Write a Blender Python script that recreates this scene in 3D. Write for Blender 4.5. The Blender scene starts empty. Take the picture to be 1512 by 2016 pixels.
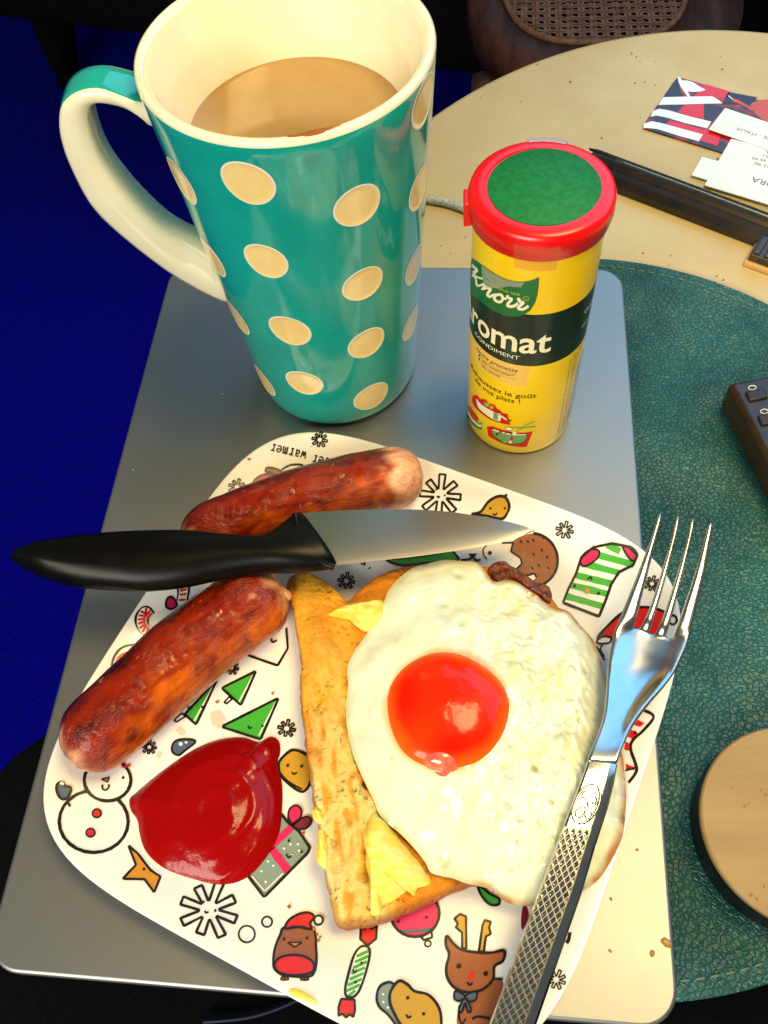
import bpy, bmesh, math, random
import numpy as np
from mathutils import Vector, Matrix, noise
from mathutils.geometry import tessellate_polygon

random.seed(7)
SC = bpy.context.scene
COL = SC.collection

# ------------------------------------------------------------------ camera
CAM = np.array([0.04029107, -0.15927514, 0.32034316])
ROT = np.array([[0.9949141, 0.07719735, -0.06470313],      # right
                [0.03393071, -0.8616746, -0.50632558],     # down
                [-0.09484004, 0.50155504, -0.85991157]])   # forward
FPX, PW, PH = 1764.46, 1512.0, 2016.0
cd = bpy.data.cameras.new('camera')
cd.sensor_fit = 'VERTICAL'; cd.sensor_height = 36.0; cd.lens = 36.0*FPX/PH
cd.clip_start = 0.01; cd.clip_end = 50
cam = bpy.data.objects.new('camera', cd); COL.objects.link(cam)
cam.matrix_world = Matrix([[ROT[0][i], -ROT[1][i], -ROT[2][i], CAM[i]] for i in range(3)] + [[0, 0, 0, 1]])
SC.camera = cam

# ------------------------------------------------------------------ light
w = bpy.data.worlds.new('World'); SC.world = w; w.use_nodes = True
bg = w.node_tree.nodes['Background']
bg.inputs[0].default_value = (0.85, 0.97, 1.0, 1); bg.inputs[1].default_value = 0.15


def area_light(name, loc, target, sx, sy, power, color):
    l = bpy.data.lights.new(name, 'AREA'); l.shape = 'RECTANGLE'; l.size = sx; l.size_y = sy
    l.energy = power; l.color = color
    o = bpy.data.objects.new(name, l); COL.objects.link(o); o.location = loc
    o.rotation_euler = (Vector(target)-Vector(loc)).to_track_quat('-Z', 'Y').to_euler()
    return o


area_light('window_light', (0.90, 1.10, 1.10), (0.05, 0, 0), 2.3, 1.2, 27, (0.20, 0.58, 1.0))
area_light('room_lamp', (0.33, 0.06, 1.0), (0.10, -.05, 0), 0.36, 0.36, 12.5, (1.0, 0.74, 0.32))
area_light('front_fill_light', (-0.55, -1.5, 0.95), (0.0, 0, 0), 0.9, 0.7, 44, (1.0, 0.96, 0.80))  # added fill from the front left, brightens the mug and shaker fronts
SC.view_settings.view_transform = 'Standard'
SC.view_settings.look = 'None'
SC.view_settings.exposure = -0.30
SC.view_settings.gamma = 1.0
SC.view_settings.use_curve_mapping = False
SC.cycles.use_denoising = True


# ------------------------------------------------------------------ helpers
def rays(px):
    px = np.atleast_2d(np.array(px, float))
    return np.c_[(px[:, 0]-PW/2)/FPX, (px[:, 1]-PH/2)/FPX, np.ones(len(px))] @ ROT


def un(px, z):
    """a point measured in the photograph -> the point at height z in the room (metres)"""
    d = rays(px)
    z = np.broadcast_to(np.asarray(z, float), (len(d),))
    t = (z-CAM[2])/d[:, 2]
    return CAM + d*t[:, None]


def zoom(x0, y0, s):
    return lambda pts: [(x0+a*s, y0+b*s) for a, b in pts]


ZA = zoom(0, 830, .46296); ZB = zoom(60, 1080, .42328); ZE = zoom(60, 1400, .42328)
ZF = zoom(480, 1700, .43651); ZG = zoom(560, 880, .54233); ZD = zoom(940, 960, .52367)
ZC = zoom(860, 240, .33727); ZH = zoom(540, 1060, .47619); ZI = zoom(840, 0, .44444)
ZJ = zoom(1240, 120, .17989); ZK = zoom(1160, 280, .23280); ZL = zoom(1380, 700, .19850)
ZM = zoom(580, 1480, .23810); ZN = zoom(910, 490, .13228); ZO = zoom(905, 590, .18519)
ZP = zoom(905, 730, .18519); ZQ = zoom(500, 1100, .26455); ZR = zoom(1180, 980, .51393)


def lin(r, g, b):
    f = lambda c: (c/255.0)/12.92 if c/255.0 <= .04045 else ((c/255.0+.055)/1.055)**2.4
    return (f(r), f(g), f(b))


def lerp(a, b, t):
    return tuple(x+(y-x)*t for x, y in zip(a, b))


def sstep(a, b, x):
    t = min(1.0, max(0.0, (x-a)/(b-a))); return t*t*(3-2*t)


def spline(pts, n=6, closed=False):
    """Catmull-Rom through the points"""
    P = [tuple(map(float, p)) for p in pts]; m = len(P); out = []
    if m < 3: return P
    for i in range(m if closed else m-1):
        p1, p2 = P[i], P[(i+1) % m]
        p0 = P[(i-1) % m] if closed or i > 0 else p1
        p3 = P[(i+2) % m] if closed or i+2 < m else p2
        for k in range(n):
            t = k/n
            out.append(tuple(.5*(2*b+(c-a)*t+(2*a-5*b+4*c-d)*t*t+(3*b-a-3*c+d)*t**3)
                             for a, b, c, d in zip(p0, p1, p2, p3)))
    if not closed: out.append(P[-1])
    return out


def resample(pts, n, closed=False):
    A = np.array(pts, float)
    if closed: A = np.vstack([A, A[:1]])
    s = np.r_[0, np.cumsum(np.linalg.norm(np.diff(A, axis=0), axis=1))]
    q = np.linspace(0, s[-1], n, endpoint=not closed)
    return np.stack([np.interp(q, s, A[:, i]) for i in range(A.shape[1])], 1)


ORG = {}


def tag(o, label=None, cat=None, group=None, kind=None):
    if label: o['label'] = label
    if cat: o['category'] = cat
    if group: o['group'] = group
    if kind: o['kind'] = kind
    return o


def thing(name, loc, label, cat, group=None):
    o = bpy.data.objects.new(name, None); COL.objects.link(o); o.location = loc
    o.empty_display_size = .02
    ORG[o] = np.array(loc, float)
    return tag(o, label, cat, group)


def mk(name, verts, faces, mats, parent=None, smooth=True, fm=None, cols=None, org=None, sharp=None):
    """one mesh object from WORLD vertices"""
    if not isinstance(mats, (list, tuple)): mats = [mats]
    V = np.array([tuple(v) for v in verts], float)
    if parent is not None: base = ORG[parent]
    else: base = np.array(org if org is not None else
                          [(V[:, 0].min()+V[:, 0].max())/2, (V[:, 1].min()+V[:, 1].max())/2, V[:, 2].min()])
    me = bpy.data.meshes.new(name)
    me.from_pydata((V-base).tolist(), [], [tuple(f) for f in faces])
    for m in mats: me.materials.append(m)
    if fm is not None: me.polygons.foreach_set('material_index', fm)
    if cols is not None:
        ca = me.color_attributes.new('Col', 'FLOAT_COLOR', 'POINT')
        ca.data.foreach_set('color', np.c_[np.array(cols, float), np.ones(len(cols))].ravel())
    me.polygons.foreach_set('use_smooth', [smooth]*len(me.polygons))
    me.validate(); me.update()
    o = bpy.data.objects.new(name, me); COL.objects.link(o)
    if parent is not None: o.parent = parent
    else: o.location = base
    ORG[o] = base
    if sharp is not None:
        me.set_sharp_from_angle(angle=math.radians(sharp))
    return o


def recalc(o):
    bm = bmesh.new(); bm.from_mesh(o.data); bmesh.ops.recalc_face_normals(bm, faces=bm.faces); bm.to_mesh(o.data); bm.free()
    return o


def bevel(o, width, seg=3, angle=30):
    m = o.modifiers.new('bevel', 'BEVEL'); m.width = width; m.segments = seg
    m.limit_method = 'ANGLE'; m.angle_limit = math.radians(angle); m.harden_normals = False
    return o


def prism(outline, z0, z1):
    """closed outline (x, y) extruded from z0 to z1"""
    n = len(outline)
    v = [(p[0], p[1], z0) for p in outline]+[(p[0], p[1], z1) for p in outline]
    f = [tuple(range(n-1, -1, -1)), tuple(range(n, 2*n))]
    f += [(i, (i+1) % n, n+(i+1) % n, n+i) for i in range(n)]
    return v, f


def ccw(pts):
    A = np.array(pts, float); x, y = A[:, 0], A[:, 1]
    s = np.sum(x*np.roll(y, -1)-np.roll(x, -1)*y)
    return list(pts) if s > 0 else list(pts)[::-1]


def lathe(profile, c, n=96, close=False):
    """profile: (r, z) list"""
    v = []; f = []; m = len(profile)
    for r, z in profile:
        for k in range(n):
            a = 2*math.pi*k/n; v.append((c[0]+r*math.cos(a), c[1]+r*math.sin(a), z))
    for i in range(m-1 if not close else m):
        j = (i+1) % m
        for k in range(n):
            l = (k+1) % n; f.append((i*n+k, i*n+l, j*n+l, j*n+k))
    return v, f


def superellipse(cx, cy, a, b, n, rot=0.0, N=160):
    out = []
    for k in range(N):
        t = 2*math.pi*k/N; c, s = math.cos(t), math.sin(t)
        r = (abs(c)**n+abs(s)**n)**(-1/n)
        x, y = a*r*c, b*r*s
        out.append((cx+x*math.cos(rot)-y*math.sin(rot), cy+x*math.sin(rot)+y*math.cos(rot)))
    return out


def tube(path, rad, n=10, cap=True):
    P = [Vector(p) for p in path]; v = []; f = []
    R = rad if hasattr(rad, '__len__') else [rad]*len(P)
    up = Vector((0, 0, 1))
    for i, p in enumerate(P):
        d = (P[min(i+1, len(P)-1)]-P[max(i-1, 0)]).normalized()
        s = d.cross(up)
        if s.length < 1e-4: s = Vector((1, 0, 0))
        s.normalize(); t = s.cross(d)
        for k in range(n):
            a = 2*math.pi*k/n; q = p+(s*math.cos(a)+t*math.sin(a))*R[i]; v.append(tuple(q))
    for i in range(len(P)-1):
        for k in range(n):
            f.append((i*n+k, i*n+(k+1) % n, (i+1)*n+(k+1) % n, (i+1)*n+k))
    if cap:
        f.append(tuple(range(n-1, -1, -1))); f.append(tuple(range((len(P)-1)*n, len(P)*n)))
    return v, f


# ------------------------------------------------------------------ materials
MATS = {}


def mat(name, col, rough=.5, metal=0.0, spec=.5, col2=None, nscale=60, ndetail=5, nlo=.4, nhi=.6, bump=None, bscale=200,
        bdetail=4, coat=0.0, sss=0.0, sssr=(1, .5, .3), vcol=False, stretch=None, alpha=None, trans=0, rough2=None, sheen=0, bdist=.001):
    m = bpy.data.materials.new(name); m.use_nodes = True; nt = m.node_tree; N = nt.nodes; L = nt.links
    b = N['Principled BSDF']
    b.inputs['Roughness'].default_value = rough; b.inputs['Metallic'].default_value = metal
    b.inputs['Specular IOR Level'].default_value = spec
    b.inputs['Base Color'].default_value = (*col, 1)
    if coat: b.inputs['Coat Weight'].default_value = coat; b.inputs['Coat Roughness'].default_value = .06
    if sheen: b.inputs['Sheen Weight'].default_value = sheen
    if sss:
        b.inputs['Subsurface Weight'].default_value = sss; b.inputs['Subsurface Radius'].default_value = sssr
        b.inputs['Subsurface Scale'].default_value = .004
    if trans: b.inputs['Transmission Weight'].default_value = trans
    if alpha is not None: b.inputs['Alpha'].default_value = alpha
    tc = N.new('ShaderNodeTexCoord'); vec = tc.outputs['Object']
    if stretch:
        mp = N.new('ShaderNodeMapping'); mp.inputs['Scale'].default_value = stretch
        L.new(vec, mp.inputs['Vector']); vec = mp.outputs['Vector']
    src = None
    if vcol:
        at = N.new('ShaderNodeVertexColor'); at.layer_name = 'Col'; src = at.outputs['Color']
    if col2 is not None or rough2 is not None:
        nz = N.new('ShaderNodeTexNoise'); nz.inputs['Scale'].default_value = nscale; nz.inputs['Detail'].default_value = ndetail
        nz.inputs['Roughness'].default_value = .6
        L.new(vec, nz.inputs['Vector'])
        mr = N.new('ShaderNodeMapRange'); mr.inputs['From Min'].default_value = nlo; mr.inputs['From Max'].default_value = nhi
        L.new(nz.outputs['Fac'], mr.inputs['Value'])
        if rough2 is not None:
            m2 = N.new('ShaderNodeMapRange'); m2.inputs['To Min'].default_value = rough; m2.inputs['To Max'].default_value = rough2
            L.new(mr.outputs['Result'], m2.inputs['Value']); L.new(m2.outputs['Result'], b.inputs['Roughness'])
        if col2 is not None:
            mx = N.new('ShaderNodeMix'); mx.data_type = 'RGBA'
            L.new(mr.outputs['Result'], mx.inputs['Factor'])
            if vcol:
                mx.blend_type = 'MULTIPLY'; mx.inputs['B'].default_value = (*col2, 1); L.new(src, mx.inputs['A'])
            else:
                mx.inputs['A'].default_value = (*col, 1); mx.inputs['B'].default_value = (*col2, 1)
            src = mx.outputs['Result']
    if src is not None: L.new(src, b.inputs['Base Color'])
    if bump:
        nb = N.new('ShaderNodeTexNoise'); nb.inputs['Scale'].default_value = bscale; nb.inputs['Detail'].default_value = bdetail
        L.new(vec, nb.inputs['Vector'])
        bp = N.new('ShaderNodeBump'); bp.inputs['Strength'].default_value = bump; bp.inputs['Distance'].default_value = bdist
        L.new(nb.outputs['Fac'], bp.inputs['Height']); L.new(bp.outputs['Normal'], b.inputs['Normal'])
    m['nodes'] = 1
    MATS[name] = m
    return m


def nodes_of(m):
    return m.node_tree.nodes, m.node_tree.links, m.node_tree.nodes['Principled BSDF']


def flat(name, rgb, rough=.35):
    return MATS.get(name) or mat(name, lin(*rgb), rough)


carpet_m = mat('blue_carpet', lin(4, 4, 146), .95, col2=lin(2, 2, 110), nscale=260, bump=.6, bscale=900, spec=.05, bdist=.004)
wood_m = mat('pale_table_top', lin(206, 186, 132), .40, col2=lin(182, 154, 100), nscale=9, ndetail=8, nlo=.3, nhi=.75, bump=.10, bscale=500, rough2=.58)
alu_m = mat('aluminium', lin(146, 147, 146), .42, metal=.85, col2=lin(142, 143, 142), nscale=14, nlo=.35, nhi=.75, bump=.05, bscale=6000, bdetail=2, rough2=.47)
plate_m = mat('white_melamine', lin(244, 240, 234), .16, col2=lin(240, 234, 226), nscale=18, coat=.3)
teal_m = mat('teal_glaze', lin(24, 164, 150), .12, col2=lin(18, 154, 140), nscale=40, coat=.6)
cream_m = mat('cream_glaze', lin(244, 236, 204), .14, col2=lin(240, 228, 190), nscale=20, coat=.5)
coffee_m = mat('milky_coffee', lin(174, 140, 88), .12, col2=lin(166, 130, 76), nscale=30)
dot_m = mat('peach_glaze', lin(250, 218, 146), .16, col2=lin(246, 208, 128), nscale=60, coat=.4)
black_m = mat('black_plastic', lin(10, 9, 7), .34, spec=.16, col2=lin(6, 5, 4), nscale=120, bump=.05, bscale=1500)
blade_m = mat('brushed_steel', lin(138, 137, 132), .30, metal=1, col2=lin(130, 129, 125), nscale=14, nlo=.3, nhi=.8)
steel_m = mat('polished_steel', lin(196, 197, 196), .15, metal=1, col2=lin(184, 185, 184), nscale=60, rough2=.24)
INK = flat('black_ink', (22, 14, 12), .3)


def nnoise(scale, detail, stretch, dist=0.0, rough=.6):
    mp = N.new('ShaderNodeMapping'); mp.inputs['Scale'].default_value = stretch; L.new(tc.outputs['Object'], mp.inputs['Vector'])
    q = N.new('ShaderNodeTexNoise'); q.inputs['Scale'].default_value = scale; q.inputs['Detail'].default_value = detail
    q.inputs['Distortion'].default_value = dist; q.inputs['Roughness'].default_value = rough
    L.new(mp.outputs['Vector'], q.inputs['Vector']); return q.outputs['Fac']


def nrange(src, a, b, c=0.0, d=1.0):
    q = N.new('ShaderNodeMapRange'); q.inputs['From Min'].default_value = a; q.inputs['From Max'].default_value = b
    q.inputs['To Min'].default_value = c; q.inputs['To Max'].default_value = d; L.new(src, q.inputs['Value']); return q.outputs['Result']


def nmix(fac, a, b, mode='MIX'):
    q = N.new('ShaderNodeMix'); q.data_type = 'RGBA'; q.blend_type = mode; L.new(fac, q.inputs['Factor'])
    for k, x in (('A', a), ('B', b)):
        if isinstance(x, tuple): q.inputs[k].default_value = (*x, 1)
        else: L.new(x, q.inputs[k])
    return q.outputs['Result']



# ------------------------------------------------------------------ the setting
Z0 = .0161                      # top of the laptop; the table top is z = 0
FLOOR = -.70
v, f = prism([(-4, -3), (4, -3), (4, 6), (-4, 6)], FLOOR-.02, FLOOR)
o = mk('floor', v, f, carpet_m, smooth=False); tag(o, 'dark blue carpet floor', kind='structure')

# oval side table
TT = thing('oval_table', (.167, .117, FLOOR), 'pale yellowish oval table under the laptop and the mat', 'table')
tab = superellipse(.16686, .1171, .2180, .2471, 1.93, 0, 200)
o = mk('table_top', *prism(tab, -.022, 0), wood_m, TT, sharp=40); bevel(o, .004, 3)
rim_m = mat('table_edge', lin(120, 112, 96), .5, col2=lin(90, 82, 70), nscale=60)
rimo = superellipse(.16686, .1171, .2195, .2486, 1.93, 0, 200)
o = mk('edge_band', *prism(rimo, -.020, -.0035), rim_m, TT, sharp=40); bevel(o, .0015, 2)
v, f = lathe([(.0, FLOOR+.05), (.03, FLOOR+.05), (.028, -.1), (.05, -.022), (0, -.022)], (.167, .117), 40)
o = mk('pedestal', v, f, rim_m, TT)
v, f = lathe([(.0, FLOOR+.001), (.16, FLOOR+.001), (.16, FLOOR+.012), (.05, FLOOR+.05), (0, FLOOR+.05)], (.167, .117), 60)
o = mk('foot', v, f, rim_m, TT, sharp=40)

# specks and small stains on the table top
spk_m = flat('dark_speck', (120, 92, 48), .6)
bmv, bmf = [], []
rs = random.Random(3)
spk = [(1108, 555), (925, 233), (880, 485), (907, 262), (1180, 520), (1220, 540), (1245, 505), (1330, 480), (1275, 500), (1370, 520), (905, 560)]
spk = [(rs.uniform(860, 1500), rs.uniform(90, 560)) for _ in range(55)]
for px in spk:
    c = un(px, .0003)[0]
    if ((c[0]-.16686)/.21)**2+((c[1]-.1171)/.24)**2 > 1: continue
    r = rs.uniform(.00025, .0007); b0 = len(bmv)
    el = rs.uniform(.5, 2.2); an = rs.uniform(0, 3)
    for k in range(7):
        a = k*2*math.pi/7; q = r*rs.uniform(.6, 1.2)
        x, y = q*math.cos(a)*el, q*math.sin(a)
        bmv.append((c[0]+x*math.cos(an)-y*math.sin(an), c[1]+x*math.sin(an)+y*math.cos(an), .0003))
    bmf.append(tuple(range(b0, b0+7)))
o = mk('specks', bmv, bmf, spk_m, TT, smooth=False); tag(o, kind='stuff')

# leather mat
leather_m = bpy.data.materials.new('teal_leather'); leather_m.use_nodes = True
N, L, B = nodes_of(leather_m)
tc = N.new('ShaderNodeTexCoord')
vo = N.new('ShaderNodeTexVoronoi'); vo.inputs['Scale'].default_value = 560; vo.feature = 'DISTANCE_TO_EDGE'
n1 = N.new('ShaderNodeTexNoise'); n1.inputs['Scale'].default_value = 22; n1.inputs['Detail'].default_value = 7; n1.inputs['Roughness'].default_value = .65
n2 = N.new('ShaderNodeTexNoise'); n2.inputs['Scale'].default_value = 700; n2.inputs['Detail'].default_value = 3
mpn = N.new('ShaderNodeMapping'); mpn.inputs['Scale'].default_value = (1, 3.5, 1); mpn.inputs['Rotation'].default_value = (0, 0, .35)
L.new(tc.outputs['Object'], mpn.inputs['Vector'])
for q in (vo, n1): L.new(tc.outputs['Object'], q.inputs['Vector'])
L.new(mpn.outputs['Vector'], n2.inputs['Vector'])
cr = N.new('ShaderNodeValToRGB'); e = cr.color_ramp.elements
e[0].position = .32; e[0].color = (*lin(16, 62, 62), 1); e[1].position = .68; e[1].color = (*lin(34, 96, 94), 1)
L.new(n1.outputs['Fac'], cr.inputs['Fac'])
sp = N.new('ShaderNodeMapRange'); sp.inputs['From Min'].default_value = .60; sp.inputs['From Max'].default_value = .68
L.new(n2.outputs['Fac'], sp.inputs['Value'])
sp2 = N.new('ShaderNodeMapRange'); sp2.inputs['From Min'].default_value = .45; sp2.inputs['From Max'].default_value = .62
L.new(n1.outputs['Fac'], sp2.inputs['Value'])
mu = N.new('ShaderNodeMath'); mu.operation = 'MULTIPLY'; L.new(sp.outputs['Result'], mu.inputs[0]); L.new(sp2.outputs['Result'], mu.inputs[1])
n3 = N.new('ShaderNodeTexNoise'); n3.inputs['Scale'].default_value = 26; n3.inputs['Detail'].default_value = 5; L.new(tc.outputs['Generated'], n3.inputs['Vector']); n3.inputs['Scale'].default_value = 7
pm = N.new('ShaderNodeMapRange'); pm.inputs['From Min'].default_value = .50; pm.inputs['From Max'].default_value = .66; L.new(n3.outputs['Fac'], pm.inputs['Value'])
vc = N.new('ShaderNodeMapRange'); vc.inputs['From Min'].default_value = .05; vc.inputs['From Max'].default_value = .20; L.new(vo.outputs['Distance'], vc.inputs['Value'])
mc = N.new('ShaderNodeMath'); mc.operation = 'MULTIPLY'; L.new(pm.outputs['Result'], mc.inputs[0]); L.new(vc.outputs['Result'], mc.inputs[1])
mc2 = N.new('ShaderNodeMath'); mc2.operation = 'MULTIPLY'; mc2.inputs[1].default_value = .28; L.new(mc.outputs['Value'], mc2.inputs[0])
mk2 = N.new('ShaderNodeMix'); mk2.data_type = 'RGBA'; mk2.inputs['B'].default_value = (*lin(118, 126, 92), 1)
L.new(mc2.outputs['Value'], mk2.inputs['Factor']); L.new(cr.outputs['Color'], mk2.inputs['A'])
mx = N.new('ShaderNodeMix'); mx.data_type = 'RGBA'; mx.inputs['B'].default_value = (*lin(150, 164, 130), 1)
L.new(mu.outputs['Value'], mx.inputs['Factor']); L.new(mk2.outputs['Result'], mx.inputs['A']); L.new(mx.outputs['Result'], B.inputs['Base Color'])
B.inputs['Roughness'].default_value = .36; B.inputs['Specular IOR Level'].default_value = .4
bp = N.new('ShaderNodeBump'); bp.inputs['Strength'].default_value = .45; bp.inputs['Distance'].default_value = .0010
vb = nrange(vo.outputs['Distance'], 0.0, .14)
nb_ = nnoise(900, 4, (1, 1, 1), .3)
va = N.new('ShaderNodeMath'); va.operation = 'ADD'; L.new(vb, va.inputs[0]); L.new(nb_, va.inputs[1])
L.new(va.outputs['Value'], bp.inputs['Height']); L.new(bp.outputs['Normal'], B.inputs['Normal'])

MC, MA, MB = (.0890, .01388), .1482, .1593
MT = thing('leather_mat', (MC[0], MC[1], 0), 'round dark teal leather mat with stitched edge under the laptop', 'mat')
o = LEA = mk('leather', *prism(superellipse(*MC, MA, MB, 2, 0, 220), .0002, .0022), leather_m, MT, sharp=40); bevel(o, .0007, 2)
thr_m = mat('pale_thread', lin(104, 124, 112), .8, spec=.2)
sv, sf = [], []
NS = 190
for k in range(NS):
    a0 = 2*math.pi*k/NS; a1 = a0+2*math.pi/NS*.62
    pp = []
    for j in range(4):
        a = a0+(a1-a0)*j/3; q = .965
        pp.append((MC[0]+MA*q*math.cos(a), MC[1]+MB*q*math.sin(a), .0022+.0003*math.sin(math.pi*j/3)))
    v, f = tube(pp, .00036, 5); b0 = len(sv); sv += v; sf += [tuple(i+b0 for i in q) for q in f]
o = mk('stitching', sv, sf, thr_m, LEA); tag(o, kind='stuff')

# ------------------------------------------------------------------ laptop
LW, LH = .2124, .3041


def rrect(cx, cy, w, h, r, k=10):
    out = []
    for sx, sy, a0 in ((1, 1, 0), (-1, 1, 90), (-1, -1, 180), (1, -1, 270)):
        for i in range(k+1):
            a = math.radians(a0+90*i/k)
            out.append((cx+sx*(w/2-r)+r*math.cos(a), cy+sy*(h/2-r)+r*math.sin(a)))
    return out


LP = thing('laptop', (0, 0, .0022), 'closed grey aluminium laptop lying under the plate and the mug', 'laptop')
o = mk('lid', *prism(rrect(0, 0, LW, LH, .0115), .0096, Z0), alu_m, LP, sharp=40); bevel(o, .0012, 3)
o = mk('base', *prism(rrect(0, 0, LW-.0006, LH-.0006, .0115), .0030, .0092), alu_m, LP, sharp=40); bevel(o, .0020, 3)
gap_m = flat('dark_gap', (18, 18, 18), .8)
o = mk('gasket', *prism(rrect(0, 0, LW-.004, LH-.004, .010), .0088, .0100), gap_m, LP, smooth=False)
for sx in (-1, 1):
    for sy in (-1, 1):
        v, f = lathe([(0, .00225), (.006, .00225), (.006, .0031), (0, .0031)], (sx*.085, sy*.13), 20)
        mk('rubber_foot', v, f, gap_m, LP)
stain_m = flat('coffee_drip', (150, 108, 50), .3)
rs = random.Random(11)


def splat(px, r, z, m, parent, name='stain', h=.0003):
    c = un(px, z)[0]; n = 14; v = [(c[0], c[1], z+h)]
    ph = rs.uniform(0, 6); am = rs.uniform(.08, .3)
    for ring, (q, hh) in enumerate(((.6, h*.9), (1.0, .00004))):
        for k in range(n):
            a = 2*math.pi*k/n; rr = r*q*(1+am*math.sin(2*a+ph)+.1*math.sin(5*a+ph*2))
            v.append((c[0]+rr*math.cos(a), c[1]+rr*math.sin(a), z+hh))
    f = [(0, 1+k, 1+(k+1) % n) for k in range(n)]+[(1+k, 1+n+k, 1+n+(k+1) % n, 1+(k+1) % n) for k in range(n)]
    return mk(name, v, f, m, parent)


for px, r in (((1312, 1856), .0015), ((1284, 1877), .0009), ((1201, 1872), .0005), ((1254, 1673), .0005), ((1203, 1770), .0005)):
    splat(px, r, Z0, stain_m, LP, 'coffee_drip')
pale_m = flat('pale_mark', (150, 150, 146), .6)
for px, r in (((438, 775), .0005), ((262, 925), .0004)):
    splat(px, r, Z0, pale_m, LP, 'scuff', .0001)

# ------------------------------------------------------------------ plate
PC, PA, PB, PROT, PN = (.00885, -.05861), .0919, .0930, -.36536, 4.74
PLATE = .0050                   # height of the flat of the plate above the laptop


def plate_s(x, y):
    dx, dy = x-PC[0], y-PC[1]; c, s = math.cos(PROT), math.sin(PROT)
    X, Y = (c*dx+s*dy)/PA, (-s*dx+c*dy)/PB
    return (abs(X)**PN+abs(Y)**PN)**(1/PN)


def plate_z(x, y):
    s = plate_s(x, y)
    return Z0+PLATE+.0075*sstep(.72, 1.06, s)


PT = thing('square_plate', (PC[0], PC[1], Z0), 'white square plate with rounded corners and printed winter drawings', 'plate')
NP = 200
edge = superellipse(0, 0, PA, PB, PN, PROT, NP)
pv, pf = [], []
rings = [(s, 'top') for s in (.02, .2, .4, .6, .70, .74, .78, .82, .86, .90, .94, .965, .985, .995)]
for s, _ in rings:
    for p in edge:
        x, y = PC[0]+p[0]*s, PC[1]+p[1]*s
        pv.append((x, y, plate_z(x, y)))
for s, dz in ((1.0, -.0004), (1.0, -.0013), (.985, -.0022), (.90, -.0030), (.76, -.0040), (.70, -.0049), (.02, -.0049)):
    for p in edge:
        x, y = PC[0]+p[0]*s, PC[1]+p[1]*s
        pv.append((x, y, max(plate_z(x, y)+dz, Z0+.00012)))
NR = len(rings)+7
for i in range(NR-1):
    for k in range(NP):
        pf.append((i*NP+k, i*NP+(k+1) % NP, (i+1)*NP+(k+1) % NP, (i+1)*NP+k))
pf.append(tuple(range(NP-1, -1, -1))); pf.append(tuple(range((NR-1)*NP, NR*NP)))
o = mk('plate_body', pv, pf, plate_m, PT); recalc(o)


def plate_pre(pts):
    q = un(pts, Z0+PLATE)
    for _ in range(8):
        z = np.array([plate_z(a, b) for a, b in q[:, :2]]); q = un(pts, z)
    return [tuple(p) for p in q[:, :2]]


def plate_map(p, k):
    return (p[0], p[1], plate_z(p[0], p[1])+.00006+.00008*k)


def ribbon(P, width, closed):
    """2-D ribbon along P -> left points, right points"""
    A = np.array(P, float)
    if closed: d = np.roll(A, -1, 0)-np.roll(A, 1, 0)
    else: d = np.gradient(A, axis=0)
    ln = np.linalg.norm(d, axis=1); ln[ln == 0] = 1
    nrm = np.c_[-d[:, 1], d[:, 0]]/ln[:, None]
    wd = np.array([width*(.92+.22*noise.noise(Vector((p[0]*.05, p[1]*.05, width)))) for p in A]) if not hasattr(width, '__len__') else np.array(width)
    return A+nrm*wd[:, None]/2, A-nrm*wd[:, None]/2


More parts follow.
